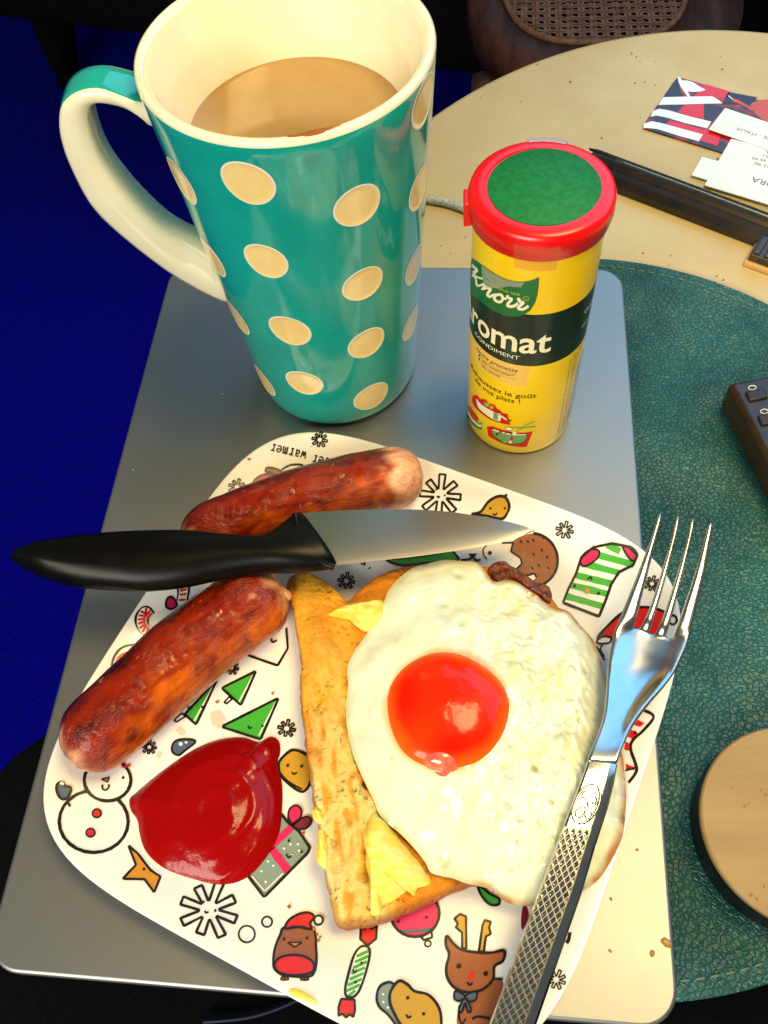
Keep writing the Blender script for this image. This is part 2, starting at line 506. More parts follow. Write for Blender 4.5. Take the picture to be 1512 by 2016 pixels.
class Art:
    """flat print on a surface: pre() turns photo points into surface coordinates, post() puts them on the surface"""
    def __init__(s, pre, post, grid=None):
        s.pre, s.post, s.grid = pre, post, grid; s.v, s.f, s.fm, s.m = [], [], [], []

    def mi(s, m):
        if m not in s.m: s.m.append(m)
        return s.m.index(m)

    def poly(s, P, tris, m, layer):
        """P in surface coordinates"""
        if s.grid:
            bm = bmesh.new(); vs = [bm.verts.new((p[0], p[1], 0)) for p in P]
            for t in tris:
                try: bm.faces.new([vs[i] for i in t])
                except ValueError: pass
            for ax, g in enumerate(s.grid):
                if not g: continue
                lo = min(p[ax] for p in P); hi = max(p[ax] for p in P); x = math.ceil(lo/g)*g
                while x < hi:
                    co = [0, 0, 0]; co[ax] = x; no = [0, 0, 0]; no[ax] = 1
                    bmesh.ops.bisect_plane(bm, geom=bm.verts[:]+bm.edges[:]+bm.faces[:], plane_co=co, plane_no=no); x += g
            bm.verts.index_update()
            P = [(q.co.x, q.co.y) for q in bm.verts]; tris = [[q.index for q in fc.verts] for fc in bm.faces]; bm.free()
        b = len(s.v); k = s.mi(m)
        s.v += [s.post(p, layer) for p in P]
        s.f += [tuple(b+i for i in t) for t in tris]; s.fm += [k]*len(tris)

    def fill(s, pts, m, layer=0, smooth=True, n=5, surf=False):
        P = spline(pts, n, True) if smooth else [tuple(p) for p in pts]
        t = tessellate_polygon([[Vector((p[0], p[1], 0)) for p in P]])
        s.poly(P if surf else s.pre(P), [tuple(q) for q in t], m, layer)
        return s

    def line(s, pts, width, m=None, layer=2, closed=False, smooth=True, n=6, surf=False):
        m = m or INK
        P = spline(pts, n, closed) if smooth else list(resample(pts, max(4, 4*len(pts)), closed)) if 0 else (spline(pts, n, closed) if smooth else dense(pts, closed))
        if not surf and s.pre is plate_pre: width = width*1.42
        a, b = ribbon(P, width, closed); k = len(P)
        Q = [tuple(p) for p in a]+[tuple(p) for p in b]
        t = [(i, (i+1) % k, k+(i+1) % k, k+i) for i in range(k if closed else k-1)]
        s.poly(Q if surf else s.pre(Q), t, m, layer)
        return s

    def both(s, pts, m, width=4, layer=0, smooth=True, ink=None):
        s.fill(pts, m, layer, smooth); s.line(pts, width, ink, layer+2, True, smooth); return s

    def disc(s, c, r, m, layer=3, ry=None):
        ry = ry or r
        return s.fill([(c[0]+r*math.cos(a*math.pi/8), c[1]+ry*math.sin(a*math.pi/8)) for a in range(16)], m, layer, False)

    def ring(s, c, r, width, m=None, layer=2, ry=None):
        ry = ry or r
        return s.line([(c[0]+r*math.cos(a*math.pi/12), c[1]+ry*math.sin(a*math.pi/12)) for a in range(24)], width, m, layer, True, False)

    def text(s, txt, p0, p1, height, m, layer=2, bold=0.0, surf=False, fit=True, slant=0.0):
        """baseline from p0 to p1 (photo points), height in surface units"""
        if not surf: p0, p1 = s.pre([p0, p1])
        cu = bpy.data.curves.new('t', 'FONT'); cu.body = txt; cu.size = 1; cu.resolution_u = 3; cu.offset = bold; cu.shear = slant
        ob = bpy.data.objects.new('t', cu); COL.objects.link(ob)
        dg = bpy.context.evaluated_depsgraph_get(); me = bpy.data.meshes.new_from_object(ob.evaluated_get(dg))
        bpy.data.objects.remove(ob); bpy.data.curves.remove(cu)
        V = np.array([q.co[:2] for q in me.vertices]); F = [tuple(q.vertices) for q in me.polygons]; bpy.data.meshes.remove(me)
        x0, x1 = V[:, 0].min(), V[:, 0].max()
        d = np.array(p1)-np.array(p0); Ln = np.linalg.norm(d); d /= Ln; nn = np.array([-d[1], d[0]])
        sx = Ln/(x1-x0); sy = height/.72
        Q = [tuple(np.array(p0)+d*((q[0]-x0)*sx)+nn*(q[1]*sy)) for q in V]
        s.poly(Q, F, m, layer); return s

    def done(s, name, parent, label=None):
        o = mk(name, s.v, s.f, s.m, parent, smooth=False, fm=s.fm)
        if label: o['label'] = label
        return o


def dense(pts, closed):
    P = [tuple(p) for p in pts]; out = []
    m = len(P)
    for i in range(m if closed else m-1):
        a, b = P[i], P[(i+1) % m]
        for k in range(6):
            q = (.03, .2, .4, .6, .8, .97)[k]
            out.append((a[0]+(b[0]-a[0])*q, a[1]+(b[1]-a[1])*q))
    if not closed: out = [P[0]]+out+[P[-1]]
    return out


PGRID = (.0028, .0028)


def P_(): return Art(plate_pre, plate_map, PGRID)


GREEN = flat('print_green', (62, 168, 52)); RED = flat('print_red', (214, 22, 24)); PINK = flat('print_pink', (208, 26, 88))
BROWN = flat('print_brown', (150, 84, 44)); ORANGE = flat('print_orange', (214, 140, 26)); GREY = flat('print_greygreen', (128, 146, 134))
NAVY = flat('print_slate', (72, 92, 112)); WHITE = flat('print_white', (238, 232, 220)); TAN = flat('print_tan', (196, 148, 34)); MAROON = flat('print_maroon', (120, 20, 46))


def snowflake(c, R, width, name='snowflake_print', face=False, rot=0.0, clip=None):
    a = P_(); pts = []
    ri, hw = R*.30, R*.155
    for k in range(8):
        t = rot+k*math.pi/4
        cx, sy = math.cos(t), math.sin(t)
        for (u, w_) in ((ri*1.15, -hw*.75), (R*(1+.08*math.sin(k*2.3)), -hw), (R*(1+.08*math.sin(k*2.3)), hw), (ri*1.15, hw*.75)):
            pts.append((c[0]+u*cx-w_*sy, c[1]+(u*sy+w_*cx)*.96))
    a.line(pts, width, INK, 2, True, False)
    if face:
        a.disc((c[0]-R*.2, c[1]-R*.28), R*.05, INK); a.disc((c[0]+R*.22, c[1]+R*.02), R*.05, INK)
        a.line([(c[0]-R*.16, c[1]+R*.03), (c[0]-R*.10, c[1]+R*.1), (c[0]-R*.02, c[1]+R*.06)], 3, INK)
    return a.done(name, PT)


for c, R, wd, fc, rot in ((ZA([(1360, 78)])[0], 15, 2.2, 0, .2), (ZA([(1008, 280)])[0], 16, 2.2, 0, .3), (ZG([(566, 176)])[0], 40, 3.4, 1, .1),
                          (ZG([(1017, 303)])[0], 17, 2.2, 0, .25), (ZG([(225, 487)])[0], 16, 2.2, 0, .15), (ZB([(935, 556)])[0], 14, 2.0, 0, .2),
                          (ZB([(553, 925)])[0], 14, 2.0, 0, .1), (ZB([(1192, 838)])[0], 17, 2.4, 0, .2), (ZE([(832, 925)])[0], 56, 4.2, 1, .35),
                          (ZD([(656, 362)])[0], 15, 2.2, 0, .3), (ZD([(296, 1850)])[0], 19, 2.2, 0, .4)):
    snowflake(c, R, wd, face=fc, rot=rot)

# snowman
a = P_()
a.ring(ZB([(295, 1270)])[0], 68, 5.2, ry=61)
hc = ZB([(360, 1078)])[0]
a.disc(hc, 46, flat('snow_print', (243, 239, 232), .18), 3, 41); a.ring(hc, 46, 5.0, layer=4, ry=41)
a.both(ZB([(332, 1075), (368, 1066), (362, 1088)]), ORANGE, 2, 4, False)
a.disc(ZB([(433, 1067)])[0], 3, INK, 5)
a.line(ZB([(336, 1100), (338, 1118), (352, 1124), (366, 1112), (366, 1098)]), 3, layer=5)
for q in ((310, 1232), (281, 1322)):
    c = ZB([q])[0]; a.disc(c, 10.5, INK, 3, 10); a.disc(c, 7, RED, 4, 6.5)
a.both(ZB([(122, 1120), (128, 1095), (150, 1088), (165, 1105), (186, 1110), (190, 1128), (172, 1160), (150, 1166), (132, 1150)]), NAVY, 4, 1)
a.line(ZB([(140, 1098), (148, 1090), (156, 1100)]), 3, WHITE, 4)
a.line(ZB([(172, 1160), (178, 1185), (186, 1200)]), 3.6)
a.fill(ZB([(420, 1018), (462, 1002), (470, 1012), (440, 1022)]), RED, 4, False)
a.done('snowman_print', PT, 'printed snowman with slate mitten and two red buttons')
# fir trees
for tri, trunk, face in (([(1050, 570), (890, 650), (980, 730)], [(925, 690), (902, 716), (914, 722), (938, 702)], None),
                         ([(868, 612), (718, 772), (772, 820)], [(704, 768), (668, 800), (680, 808), (722, 782)], (740, 742)),
                         ([(1155, 695), (888, 830), (1072, 888)], None, (1020, 830))):
    a = P_(); a.fill(ZB(tri), GREEN, 1, False); a.line(ZB(tri), 3.6, INK, 3, True, False)
    q0, q1 = ZB([tri[0]])[0], ZB([tri[2]])[0]
    a.line([(q0[0]-5, q0[1]+8), (q1[0]-4, q1[1]-7)], 2.2, WHITE, 3, False, False)
    if trunk: a.both(ZB(trunk), WHITE, 2.6, 1, False)
    if face:
        x, y = face
        a.line(ZB([(x-8, y-6), (x-2, y+6), (x+10, y+2)]), 2.6); a.disc(ZB([(x+60, y-4)])[0], 2.6, INK)
        a.disc(ZB([(x-8, y-64)])[0], 2.2, INK)
    a.done('fir_tree_print', PT)
# tag with smile
a = P_(); a.line(ZB([(960, 470), (1005, 495), (1150, 545), (1197, 465), (1190, 370)]), 3.6, INK, 2, False, False)
a.line(ZB([(1118, 416), (1126, 436), (1146, 428)]), 3.2); a.done('gift_tag_print', PT)
# canes, mitten
a = P_()
for band, wdt in ((([(708, 170), (712, 200), (702, 260)]), 13), (([(562, 392), (528, 370), (518, 330), (535, 296), (556, 318)]), 15)):
    Q = spline(ZB(band), 8)
    a.line(Q, wdt+5, INK, 1, False, False); a.line(Q, wdt, WHITE, 2, False, False)
    Q = np.array(Q); n = len(Q)
    for i in range(1, n-1, 3):
        d = Q[i+1]-Q[i-1]; d /= np.linalg.norm(d)+1e-9; nn = np.array([-d[1], d[0]])
        a.line([tuple(Q[i]-nn*wdt*.5-d*2), tuple(Q[i]+nn*wdt*.5+d*2)], 3.4, RED, 3, False, False)
a.both(ZB([(630, 262), (640, 230), (662, 230), (682, 262), (662, 282), (640, 280)]), PINK, 3, 1)
a.done('candy_cane_print', PT)
a = P_(); a.line(ZB([(378, 548), (392, 500), (430, 460), (500, 444)]), 3.4); a.fill(ZB([(395, 532), (410, 500), (450, 478), (470, 500), (430, 520)]), RED, 1)
a.done('mitten_print', PT)
# pink bauble half hidden by the sausage
a = P_(); a.both(ZA([(1072, 292), (1085, 250), (1120, 228), (1170, 222), (1215, 240), (1180, 275)]), PINK, 3.6, 1)
a.both(ZA([(1132, 212), (1140, 198), (1180, 205), (1216, 230), (1205, 242), (1160, 222)]), BROWN, 3.2, 4)
a.line(ZA([(1198, 206), (1235, 186), (1278, 184), (1294, 194)]), 3.2); a.disc(ZA([(1120, 258)])[0], 2.6, INK, 5)
a.done('bauble_print', PT, 'printed pink bauble with brown cap')
# slate bauble
a = P_(); a.both(ZB([(660, 945), (665, 905), (700, 888), (755, 890), (765, 905), (720, 940), (690, 962)]), NAVY, 3, 1)
a.disc(ZB([(700, 910)])[0], 4, WHITE, 4); a.disc(ZB([(725, 903)])[0], 2.6, WHITE, 4); a.done('bauble_print', PT, 'printed slate blue bauble with white spots')
# bell
a = P_(); a.both(ZB([(1155, 1003), (1180, 965), (1220, 938), (1265, 950), (1306, 985), (1306, 1050), (1295, 1105), (1262, 1132), (1205, 1098), (1165, 1055)]), TAN, 4, 1)
a.line(ZB([(1162, 1045), (1200, 1085), (1262, 1120)]), 3); a.disc(ZB([(1198, 1010)])[0], 3, INK, 5); a.disc(ZB([(1262, 1014)])[0], 3, INK, 5)
a.line(ZB([(1216, 1040), (1226, 1050), (1240, 1042)]), 2.6); a.done('bell_print', PT)
# star
a = P_(); a.both(ZE([(457, 625), (500, 662), (560, 740), (606, 770), (577, 843), (532, 782), (430, 780), (492, 715)]), ORANGE, 3.6, 1, False); a.disc(ZE([(530, 735)])[0], 3, INK, 5); a.done('star_print', PT)
# bubbles
for c, r in (((1007, 1037), 16), ((1101, 980), 10)):
    a = P_(); a.ring(ZE([c])[0], r, 2.8, ry=r*1.02); a.done('bubble_print', PT)
# gift
a = P_()
a.fill(ZE([(1015, 770), (1085, 862), (1300, 640), (1245, 560), (1170, 485)]), GREY, 0, False)
a.line(ZE([(1160, 470), (1200, 520), (1250, 560), (1300, 635), (1290, 660), (1088, 866), (1015, 770)]), 4.2, INK, 3, False, False)
a.line(ZE([(1030, 768), (1090, 838), (1175, 755)]), 1.8, WHITE, 2, False, False)
a.line(ZE([(1085, 665), (1225, 530)]), 11, PINK, 2, False, False); a.line(ZE([(1122, 640), (1200, 745)]), 12, PINK, 2, False, False)
for q in ((1075, 745), (1105, 700), (1130, 720), (1095, 795), (1180, 640), (1210, 620), (1245, 620), (1215, 670), (1250, 650)):
    a.disc(ZE([q])[0], 2.4, WHITE, 3)
a.both(ZE([(1222, 528), (1200, 495), (1208, 455), (1240, 440), (1262, 465), (1252, 505)]), PINK, 3, 4); a.both(ZE([(1222, 530), (1250, 505), (1290, 492), (1308, 515), (1285, 545), (1245, 550)]), MAROON, 3, 4)
a.disc(ZE([(1203, 603)])[0], 2.6, INK, 5); a.disc(ZE([(1262, 655)])[0], 2.6, INK, 5); a.line(ZE([(1190, 665), (1202, 682), (1216, 672)]), 2.4, layer=5)
a.done('gift_print', PT, 'printed grey spotted present with pink ribbon')
# robin
a = P_()
a.both(ZF([(134, 450), (140, 385), (165, 322), (190, 288), (310, 295), (326, 380), (328, 440), (318, 490), (290, 510), (190, 506), (146, 482)]), BROWN, 4, 0)
a.both(ZF([(140, 456), (165, 424), (225, 412), (285, 424), (318, 456), (302, 492), (225, 504), (160, 490)]), RED, 3.6, 2)
a.both(ZF([(190, 292), (202, 258), (245, 230), (292, 222), (318, 240), (300, 270), (306, 296), (245, 286)]), RED, 3.6, 2)
a.disc(ZF([(338, 256)])[0], 8.5, WHITE, 4, 9); a.ring(ZF([(338, 256)])[0], 8.5, 3, layer=5, ry=9)
a.disc(ZF([(183, 340)])[0], 3, INK, 4); a.disc(ZF([(286, 336)])[0], 3, INK, 4); a.both(ZF([(200, 356), (264, 356), (232, 376)]), TAN, 2.4, 3, False)
for x in (185, 275): a.both(ZF([(x-18, 522), (x-8, 508), (x, 518), (x+8, 508), (x+18, 522), (x, 526)]), BROWN, 2.2, 1)
a.done('robin_print', PT, 'printed robin with red bobble hat')
# cracker sweet
a = P_()
a.both(ZF([(528, 282), (545, 296), (558, 284), (578, 296), (600, 284), (597, 340), (560, 370), (526, 342)]), RED, 3.4, 1, False)
a.both(ZF([(440, 610), (500, 614), (502, 660), (495, 692), (478, 680), (462, 694), (446, 678), (428, 686), (428, 648)]), RED, 3.4, 1, False)
cand = [(545, 372), (566, 385), (566, 430), (545, 510), (520, 575), (492, 602), (464, 598), (458, 565), (472, 500), (495, 420), (520, 382)]
a.fill(ZF(cand), WHITE, 0)
for k in range(8):
    y = 405+k*26; x = 545-(k*26)*.3
    hw = 36 if k < 7 else 22
    a.line(ZF([(x-hw, y+14), (x+hw-10, y-14)]), 4.4, GREEN, 1, False, False)
a.line(ZF(cand), 3.8, INK, 3, True)
a.disc(ZF([(532, 448)])[0], 2.6, INK, 5); a.disc(ZF([(505, 535)])[0], 2.6, INK, 5); a.line(ZF([(492, 476), (500, 490), (510, 480)]), 2.4, layer=5)
a.done('cracker_print', PT, 'printed striped sweet with red wrapper ends')
# magenta bauble
a = P_(); bc = ZF([(772, 226)])[0]
a.disc(bc, 48, PINK, 0, 46)
a.fill(ZF([(700, 300), (780, 298), (862, 288), (850, 302), (780, 312), (712, 310)]), NAVY, 1)
a.ring(bc, 48, 4.2, layer=3, ry=46)
a.disc(ZF([(697, 262)])[0], 3, INK, 4); a.disc(ZF([(824, 243)])[0], 3, INK, 4); a.line(ZF([(748, 200), (762, 192), (776, 200)]), 2.6, layer=4)
a.both(ZF([(800, 332), (846, 308), (850, 334), (812, 346)]), WHITE, 3, 3, False); a.ring(ZF([(830, 362)])[0], 6, 2.6)
a.done('bauble_print', PT, 'printed magenta bauble with slate band')
# green bean
a = P_(); a.both(ZF([(1055, 105), (1072, 108), (1110, 138), (1150, 160), (1148, 186), (1110, 186), (1074, 150)]), GREEN, 3.6, 1); a.done('leaf_print', PT)
# mitten cookie
a = P_()
a.both(ZF([(600, 612), (608, 565), (636, 540), (676, 545), (720, 640), (740, 740), (700, 740), (650, 680), (615, 650)]), GREY, 4, 0)
a.both(ZF([(660, 625), (664, 575), (700, 530), (738, 545), (770, 575), (832, 592), (875, 640), (890, 695), (880, 760), (800, 790), (720, 740), (682, 680)]), TAN, 4.4, 3)
a.disc(ZF([(740, 606)])[0], 3.4, INK, 6); a.disc(ZF([(812, 678)])[0], 3.4, INK, 6); a.line(ZF([(733, 680), (742, 694), (756, 688)]), 3, layer=6)
for q in ((628, 590), (630, 625), (650, 650)): a.disc(ZF([q])[0], 2.4, WHITE, 3)
a.done('cookie_print', PT, 'printed smiling golden cookie by the plate corner')
# reindeer
a = P_()
a.fill(ZF([(1040, 575), (1100, 530), (1165, 522), (1170, 640), (1140, 760), (980, 760), (968, 660)]), BROWN, 0); a.line(ZF([(1095, 535), (1130, 520), (1168, 522)]), 3.2)
a.line(ZF([(972, 640), (970, 690), (985, 724), (1000, 700)]), 3); a.line(ZF([(1030, 700), (1060, 690), (1110, 700)]), 3.6)
head = [(915, 328), (946, 362), (985, 390), (1060, 402), (1120, 402), (1174, 394), (1168, 440), (1130, 465), (1125, 520), (1090, 560), (1050, 577), (1000, 580), (950, 560), (920, 520), (913, 470), (926, 410), (912, 370)]
a.fill(ZF(head), BROWN, 2); a.line(ZF(head), 4.2, INK, 4, True)
for an in ([(985, 384), (984, 312), (956, 288), (966, 272), (950, 250), (975, 228), (1002, 240), (1004, 384)], [(1060, 396), (1076, 282), (1086, 256), (1114, 264), (1106, 290), (1114, 318), (1092, 330), (1082, 400)]):
    a.both(ZF(an), TAN, 3.4, 0, False)
a.disc(ZF([(970, 463)])[0], 5, INK, 5); a.disc(ZF([(1091, 497)])[0], 5, INK, 5); a.disc(ZF([(1025, 507)])[0], 6.5, RED, 5)
a.line(ZF([(1008, 535), (1018, 548), (1032, 540)]), 3, layer=5)
for bw in ([(998, 598), (955, 575), (950, 610), (975, 620)], [(998, 598), (1045, 578), (1048, 612), (1015, 622)]): a.both(ZF(bw), NAVY, 3, 5)
a.both(ZF([(990, 612), (970, 660), (985, 668), (998, 630), (1012, 668), (1026, 660), (1005, 612)]), NAVY, 2.8, 5)
a.done('reindeer_print', PT, 'printed brown reindeer head with antlers and blue bow')
# pear
a = P_(); a.both(ZG([(680, 245), (712, 236), (740, 200), (775, 180), (803, 185), (816, 215), (806, 246), (786, 262), (730, 250)]), TAN, 4, 0)
a.line(ZG([(796, 182), (806, 174), (803, 182)]), 3.4); a.disc(ZG([(748, 224)])[0], 2.4, INK); a.disc(ZG([(800, 224)])[0], 2.4, INK); a.line(ZG([(756, 242), (764, 248), (772, 240)]), 2.2)
a.done('pear_print', PT)
# iced bun
a = P_(); bunc = ZG([(896, 412)])[0]
a.disc(bunc, 52, BROWN, 0, 53); a.line([(bunc[0]+52*math.cos(t*.1), bunc[1]+53*math.sin(t*.1)) for t in range(-15, 14)], 4, INK, 3, False, False)
ice = [(700, 500), (730, 350), (790, 350), (830, 348), (822, 380), (858, 405), (862, 425), (835, 450), (870, 470), (908, 460), (915, 475), (880, 500), (800, 540)]
a.fill(ZG(ice), WHITE, 1, False); a.line(ZG(ice[2:11]), 2.8, INK, 3, False, False)
for q in ((860, 345), (905, 340), (935, 375), (905, 390), (955, 400), (925, 430), (960, 440), (885, 345), (940, 330), (900, 440)):
    x, y = q; a.line(ZG([(x-4, y-5), (x+2, y+5)]), 2.4, INK, 3, False, False)
a.disc(ZG([(746, 386)])[0], 4, INK, 4); a.fill(ZG([(668, 388), (700, 388), (688, 402), (678, 402)]), INK, 4, False); a.line(ZG([(640, 412), (672, 408), (684, 402), (696, 412), (712, 410)]), 3, layer=4)
a.line(ZG([(735, 358), (722, 372), (724, 392), (734, 408)]), 2, layer=4)
a.done('iced_bun_print', PT, 'printed brown iced bun with sprinkles')
a = P_(); a.both(ZG([(372, 408), (430, 404), (520, 392), (600, 378), (622, 392), (628, 412), (540, 420), (450, 430), (400, 424)]), GREEN, 4, 0); a.done('leaf_print', PT)
# green striped stocking
a = P_()
sock = [(1012, 566), (1030, 518), (1058, 462), (1078, 402), (1120, 366), (1188, 352), (1250, 364), (1280, 394), (1266, 430), (1214, 456), (1186, 500), (1165, 560), (1142, 616)]
a.fill(ZG(sock), WHITE, 0, False)
for (l, r) in (((1170, 356), (1218, 380)), ((1128, 390), (1268, 428)), ((1092, 425), (1216, 458)), ((1055, 465), (1190, 498)), ((1040, 502), (1172, 534)), ((1024, 542), (1158, 580))):
    a.line(ZG([l, r]), 10, GREEN, 1, False, False)
a.both(ZG([(1074, 420), (1082, 396), (1110, 374), (1140, 378), (1138, 402), (1110, 426), (1085, 434)]), PINK, 3, 2)
a.both(ZG([(1228, 362), (1262, 368), (1280, 394), (1266, 416), (1244, 396)]), PINK, 3, 2)
a.line(ZG(sock), 4, INK, 4, True, False)
a.disc(ZG([(1054, 505)])[0], 3, INK, 5); a.disc(ZG([(1140, 533)])[0], 3, INK, 5); a.line(ZG([(1100, 482), (1110, 474), (1116, 484)]), 2.6, layer=5); a.disc(ZG([(1098, 524)])[0], 4.6, ORANGE, 5, 5.5)
a.done('stocking_print', PT, 'printed green and white striped stocking')
# red hat beside the fork
a = P_()
a.both(ZD([(452, 572), (500, 510), (560, 462), (625, 450), (690, 462), (722, 492), (700, 512), (690, 545), (640, 560), (540, 566)]), RED, 4, 0)
a.ring(ZD([(734, 498)])[0], 8, 3, ry=9); a.both(ZD([(448, 580), (470, 562), (500, 566), (496, 584), (462, 588)]), WHITE, 3, 3); a.line(ZD([(446, 596), (462, 620), (478, 650)]), 3)
a.line(ZD([(470, 590), (462, 610), (476, 636)]), 3)
a.done('hat_print', PT, 'printed red bobble hat under the fork tines')
# red checked stocking under the fork
a = P_()
a.line(ZD([(620, 836), (662, 862), (622, 915), (584, 950), (576, 985), (594, 1040), (596, 1070), (568, 1110)]), 4.2, INK, 3, False, True)
for q in ([(590, 868), (628, 885), (612, 900), (580, 890)], [(570, 905), (604, 925), (585, 945), (560, 935)], [(555, 955), (580, 965), (572, 990), (552, 985)], [(556, 1038), (586, 1050), (590, 1062), (560, 1062)]): a.fill(ZD(q), RED, 1, False)
a.line(ZD([(556, 1064), (592, 1054)]), 3, layer=3); a.disc(ZD([(592, 922)])[0], 3, INK, 4)
a.done('stocking_print', PT, 'printed red checked stocking beside the fork neck')
a = P_(); a.fill(ZF([(1258, 195), (1275, 192), (1285, 240), (1258, 300), (1250, 260)]), MAROON, 0); a.done('plum_print', PT)
a = P_(); a.line(ZD([(348, 1672), (342, 1700), (334, 1712)]), 6); a.done('dash_print', PT)

# typed words (typewriter letters drawn as strokes: x right, y up, unit = x-height)
GL = {'w': [[(-.05, 1), (.15, 1)], [(.05, 1), (.22, 0), (.42, .75), (.62, 0), (.8, 1)], [(.7, 1), (.9, 1)]],
      'a': [[(.12, .85), (.35, 1), (.6, .9), (.62, .1), (.75, 0)], [(.62, .55), (.3, .55), (.12, .3), (.28, .02), (.62, .2)]],
      'r': [[(.05, 1), (.28, 1), (.28, 0)], [(.05, 0), (.55, 0)], [(.28, .65), (.48, .95), (.75, .95)]],
      'm': [[(-.05, 1), (.1, 1), (.1, 0)], [(.1, .8), (.28, 1), (.42, .85), (.42, 0)], [(.42, .8), (.6, 1), (.75, .85), (.75, 0)], [(-.02, 0), (.2, 0)], [(.66, 0), (.88, 0)]],
      'e': [[(.1, .52), (.75, .52), (.68, .88), (.4, 1), (.14, .8), (.08, .45), (.2, .1), (.5, 0), (.74, .16)]],
      't': [[(.1, 1), (.65, 1)], [(.3, 1.35), (.3, .2), (.45, 0), (.7, .12)]],
      'o': [[(.4, 1), (.1, .75), (.1, .25), (.4, 0), (.7, .25), (.7, .75), (.4, 1)]],
      'c': [[(.72, .8), (.45, 1), (.14, .78), (.1, .3), (.4, 0), (.72, .15)]],
      ',': [[(.35, .1), (.4, -.05), (.28, -.3)]], '.': [[(.35, .08), (.42, .0)]]}


def typed(txt, p0, p1, xh, wd):
    a = P_(); d = np.array(p1, float)-np.array(p0); n = len(txt); adv = d/n; u = d/np.linalg.norm(d); up = np.array([u[1], -u[0]])
    for i, ch in enumerate(txt):
        for st in GL.get(ch, []):
            a.line([tuple(np.array(p0)+adv*i+adv*.95*q[0]+up*xh*q[1]) for q in st], wd, INK, 2, False, len(st) > 3, 4)
    return a.done('typed_words_print', PT)


typed('ter', (678, 896), (612, 909-3), -0+12.5, 2.1) if 0 else None
typed('warmer', (604, 890), (532, 874), 12.5, 2.1)
typed('tter', (662, 906), (614, 896), 12.5, 2.1)
typed('coa,', (678, 1096), (738, 1122), 12, 2.2)
typed('r', (732, 1101), (752, 1108), 12, 2.2)
# crumbs and smears
crumb_m = mat('toast_crumb', lin(190, 120, 50), .7, col2=lin(150, 84, 30), nscale=300)
grease_m = mat('grease', lin(236, 214, 190), .12)
cv, cf = [], []
rs = random.Random(5)
cpts = ZF([(210, 195), (330, 320), (336, 345), (322, 300), (345, 330)])+ZE([(1205, 912), (1335, 1040), (1340, 1070), (1318, 1010), (1270, 570)])+ZB([(870, 715), (1128, 675)])+[(980+rs.uniform(-12, 30), 1758+rs.uniform(-8, 8)) for _ in range(6)]+ZA([(1326, 108), (1062, 162)])
for px in cpts:
    c = plate_pre([px])[0]; z = plate_z(*c); r = rs.uniform(.0003, .0008); b0 = len(cv)
    P6 = [(1, 0, .3), (-1, .2, .3), (.1, 1, .25), (-.1, -1, .3), (0, 0, .9), (0, 0, .02)]
    for q in P6: cv.append((c[0]+r*q[0]*rs.uniform(.6, 1.4), c[1]+r*q[1]*rs.uniform(.6, 1.4), z+.0003+r*q[2]*.7))
    for t in ((0, 2, 4), (2, 1, 4), (1, 3, 4), (3, 0, 4), (2, 0, 5), (1, 2, 5), (3, 1, 5), (0, 3, 5)): cf.append(tuple(b0+i for i in t))
o = mk('crumbs', cv, cf, crumb_m, smooth=False); tag(o, 'small brown toast crumbs scattered on the plate', 'crumbs', kind='stuff')

# ------------------------------------------------------------------ food
PZ = Z0+PLATE


def nz(x, y, sc, z=0.0): return noise.noise(Vector((x*sc, y*sc, z)))


def blob(name, outline_px, zref, hfun, mats, n=140, ringn=36, cfun=None, parent=None, base=None, centre=None, smooth_n=6, world=False, bias=1.0):
    O = resample(spline(outline_px, smooth_n, True), n, True)
    W2 = un(O, zref if not callable(zref) else EZ)[:, :2] if not world else O
    if callable(zref):
        zz = np.full(len(O), EZ)
        for _ in range(14):
            zz = zz*.5+.5*np.array([zref(a_, b_) for a_, b_ in W2]); W2 = un(O, zz)[:, :2]
        zref = EZ
    c = W2.mean(0) if centre is None else (un([centre], zref)[0][:2] if not world else np.array(centre))
    v, f, cols = [], [], []
    for i in range(1, ringn+1):
        s = 1-(1-i/ringn)**bias
        for k in range(n):
            p = c+(W2[k]-c)*s
            v.append((p[0], p[1], hfun(p[0], p[1], s, k/n)))
            if cfun: cols.append(cfun(p[0], p[1], s, k/n))
    v.append((c[0], c[1], hfun(c[0], c[1], 0, 0)))
    if cfun: cols.append(cfun(c[0], c[1], 0, 0))
    ci = len(v)-1
    for k in range(n): f.append((ci, k, (k+1) % n))
    for i in range(ringn-1):
        for k in range(n): f.append((i*n+k, (i+1)*n+k, (i+1)*n+(k+1) % n, i*n+(k+1) % n))
    if base is not None:
        b0 = len(v); last = (ringn-1)*n
        for j, q in enumerate((.33, .66, 1.0)):
            for k in range(n):
                x, y, z = v[last+k]; zb = base(x, y)
                bul = .0006*nz(x, y, 400, j)+(.0010*math.sin(math.pi*q))
                d = np.array([x, y])-c; d = d/np.linalg.norm(d)
                v.append((x+d[0]*bul, y+d[1]*bul, z+(zb-z)*q))
                if cfun: cols.append(cfun(x, y, 1.0+q, k/n))
            prev = last if j == 0 else b0+(j-1)*n
            for k in range(n): f.append((prev+k, b0+j*n+k, b0+j*n+(k+1) % n, prev+(k+1) % n))
        f.append(tuple(b0+2*n+k for k in range(n))[::-1])
    o = mk(name, v, f, mats, parent, True, cols=cols if cfun else None)
    recalc(o)
    return o


